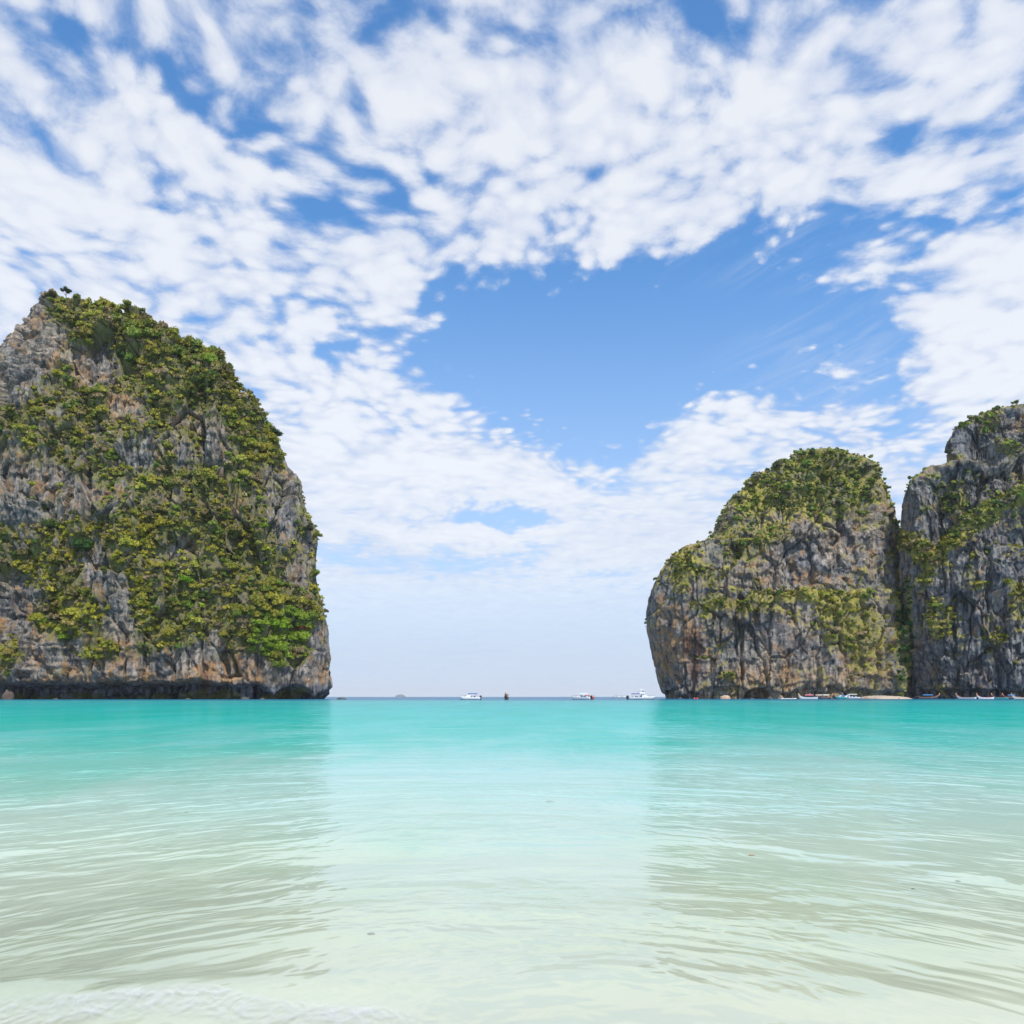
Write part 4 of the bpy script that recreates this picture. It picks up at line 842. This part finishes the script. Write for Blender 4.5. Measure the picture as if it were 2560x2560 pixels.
longtail(2500, 352, 6.6, R(150), 'longtail boat with a teal hull and orange bow near the right edge', cover=M_TEAL, hullm=M_TEAL, bow=M_ORANGE, canopy=False)
longtail(2526, 354, 6.5, R(165), 'longtail boat with an azure cover, right of the teal hulled one', cover=M_AZURE, hullm=M_NAVY, bow=M_PINK)
longtail(2556, 346, 9., R(170), 'cream longtail boat cut off by the right edge with a tall orange bow', cover=M_CREAM, hullm=M_CREAM, canopy=False)
longtail(2020, 356, 8.5, R(172), 'longtail boat with a pink canopy, leftmost in the row below the rounded cliff', cover=M_PINK, hullm=M_WHITE, bow=M_WHITE)
longtail(2046, 358, 7.5, R(165), 'longtail boat with a blue hull behind the pink canopied one', cover=M_CREAM, hullm=M_BLUE, bow=M_WOOD)
longtail(2066, 354, 6.5, R(10), 'longtail boat with a white canopy, left of the teal covered speedboat', cover=M_WHITE, hullm=M_NAVY, bow=M_ORANGE)
speedboat('speedboat', 2122, 354, 9.5, R(176), 'speedboat with a long white canopy moored below the rounded cliff', canopy=M_WHITE, motors=1)
speedboat('speedboat', 2103, 350, 5., R(165), 'small teal speedboat in front of the one with the long white canopy', canopy=M_AZURE, hullm=M_TEAL, motors=1, bimini_h=1.4)
# kayak and buoys
def kayak(px, Y, label):
    t = empty('kayak', ((px-CX)/F*Y, Y, 0), .05); tag(t, label, 'kayak'); m = MB(); S_ = []
    for i in range(11):
        s = i/10; hb = .38*math.sin(math.pi*min(max(s, .02), .98))**.7; z = .12+.18*(2*s-1)**2; x = -1.9+3.8*s
        S_.append([(x, 0, z-.25), (x, -hb*.8, z-.1), (x, -hb, z+.05), (x, 0, z+.14), (x, hb, z+.05), (x, hb*.8, z-.1), (x, 0, z-.25)])
    m.loft(S_); m.build('hull', M_WHITE, t, True); c = MB(); c.tube([(-.3, 0, .26), (.3, 0, .27)], .2, 8); c.build('cockpit', M_BLACK, t); return t
kayak(1981, 346, 'white kayak with one paddler in front of the cliff foot')
kayak(1962, 350, 'white kayak beside the standing bather, left of the boat row')
for px, lab in ((1736, 'red mooring buoy, left of the pair under the rounded cliff'), (1743, 'red mooring buoy, right of the pair under the rounded cliff')):
    t = empty('mooring_buoy', ((px-CX)/F*340, 340, 0)); tag(t, lab, 'buoy', 'red buoys under the rounded cliff'); b = MB()
    b.loft([[(math.cos(a*math.pi/4)*r_, math.sin(a*math.pi/4)*r_, z) for a in range(9)] for r_, z in ((.05, -.4), (.42, -.2), (.5, .1), (.42, .45), (.15, .65), (.06, .66))]); b.build('float', M_RED, t, True)
    b = MB(); b.tube([(0, 0, .6), (0, 0, .85)], .05, 6); b.build('ring', M_METAL, t)
# people: one continuous skinned body each
M_SKIN = mat('skin', (.42, .24, .17), .6); M_HAIR = mat('hair', (.03, .02, .015), .8)
def person(px, Y, z, cloth, label, seated=False, arm=0., rz=0.):
    t = empty('person', ((px-CX)/F*Y, Y, z), rz); tag(t, label, 'person')
    hip = .92 if not seated else .22
    J = {'pel': (0, 0, hip), 'sp': (0, 0, hip+.25), 'ch': (0, -.01, hip+.43), 'nk': (0, 0, hip+.57), 'hd': (0, -.01, hip+.70), 'tp': (0, 0, hip+.80)}; Rr_ = dict(pel=.145, sp=.125, ch=.15, nk=.055, hd=.095, tp=.06)
    E = [('pel', 'sp'), ('sp', 'ch'), ('ch', 'nk'), ('nk', 'hd'), ('hd', 'tp')]
    for s, sd_ in ((-1, 'l'), (1, 'r')):
        if seated: leg = [(s*.10, -.05, hip), (s*.13, -.45, hip+.18), (s*.12, -.80, hip-.05), (s*.12, -.98, hip-.08)]
        else: leg = [(s*.10, 0, hip-.08), (s*.11, -.02-.06*s, .50), (s*.12, .02-.08*s, .09), (s*.13, -.12-.08*s, .03)]
        for k, (q, r_) in enumerate(zip(leg, (.095, .065, .045, .035))): J[sd_+'g%d' % k] = q; Rr_[sd_+'g%d' % k] = r_
        E += [('pel', sd_+'g0')]+[(sd_+'g%d' % k, sd_+'g%d' % (k+1)) for k in range(3)]
        up = arm if s > 0 else 0
        ar = [(s*.18, 0, hip+.50), (s*(.24+.1*up), -.03, hip+.24+.36*up), (s*(.26+.12*up), -.12, hip+.0+.85*up), (s*(.27+.14*up), -.15, hip-.08+1.0*up)]
        for k, (q, r_) in enumerate(zip(ar, (.06, .045, .032, .035))): J[sd_+'a%d' % k] = q; Rr_[sd_+'a%d' % k] = r_
        E += [('ch', sd_+'a0')]+[(sd_+'a%d' % k, sd_+'a%d' % (k+1)) for k in range(3)]
    ks = list(J); me = bpy.data.meshes.new('body'); me.from_pydata([J[k] for k in ks], [(ks.index(a), ks.index(b)) for a, b in E], [])
    o = link('body', me, M_SKIN, t); md = o.modifiers.new('skin', 'SKIN'); md.use_smooth_shade = True
    for i, k in enumerate(ks): me.skin_vertices[0].data[i].radius = (Rr_[k], Rr_[k]*.8)
    me.skin_vertices[0].data[0].use_root = True
    o.modifiers.new('sub', 'SUBSURF').levels = 1; o.modifiers[-1].render_levels = 1
    h_ = MB(); h_.loft([[(math.cos(a*math.pi/4)*r_, math.sin(a*math.pi/4)*r_+.02, hip+zz) for a in range(9)] for r_, zz in ((.10, .68), (.115, .74), (.10, .81), (.05, .855), (.01, .86))]); h_.build('hair', M_HAIR, t, True)
    c_ = MB(); c_.loft([[(math.cos(a*math.pi/5)*r_*1.05, math.sin(a*math.pi/5)*r_*.85, hip+zz) for a in range(11)] for r_, zz in ((.19, -.22), (.19, 0), (.16, .12))]); c_.build('shorts', cloth, t, True)
    return t
person(1959, 347, -.75, M_WHITE, 'person in white shorts standing in shallow water by the kayaks')
person(1981, 346, .12, M_WHITE, 'person in white sitting in the kayak', True)
person(2043, 352, .55, M_RED, 'person in red standing on the blue hulled boat', arm=.3)
person(2079, 352, -.5, M_ORANGE, 'person in orange shorts wading beside the white canopied boat')
person(2163, 352, -.2, M_ORANGE, 'person in orange shorts standing at the left end of the sand spit', arm=.4)
person(2168, 354, -.1, M_PINK, 'person in pink shorts just right of the one in orange on the sand spit')
person(2189, 352, -.1, M_WHITE, 'person in white shorts on the sand spit, nearest the shrub')
person(2248, 348, -.9, M_RED, 'person in red wading in front of the sand spit')

# ------------------------------------------------------------------ haze
def haze():
    m = bpy.data.materials.new('air'); m.use_nodes = True; t = NT(m.node_tree); t.n.remove(t.n['Principled BSDF'])
    v = t.n.new('ShaderNodeVolumePrincipled'); v.inputs['Color'].default_value = (.92, .95, 1, 1); v.inputs['Density'].default_value = 4.0e-5
    t.l.new(v.outputs[0], t.n['Material Output'].inputs['Volume'])
    b = MB(); b.box((0, 0, 96), (44000, 44000, 200)); o = b.build('haze', m); return tag(o, 'thin sea haze that pales the far horizon and the distant island', None, None, 'stuff')
haze()
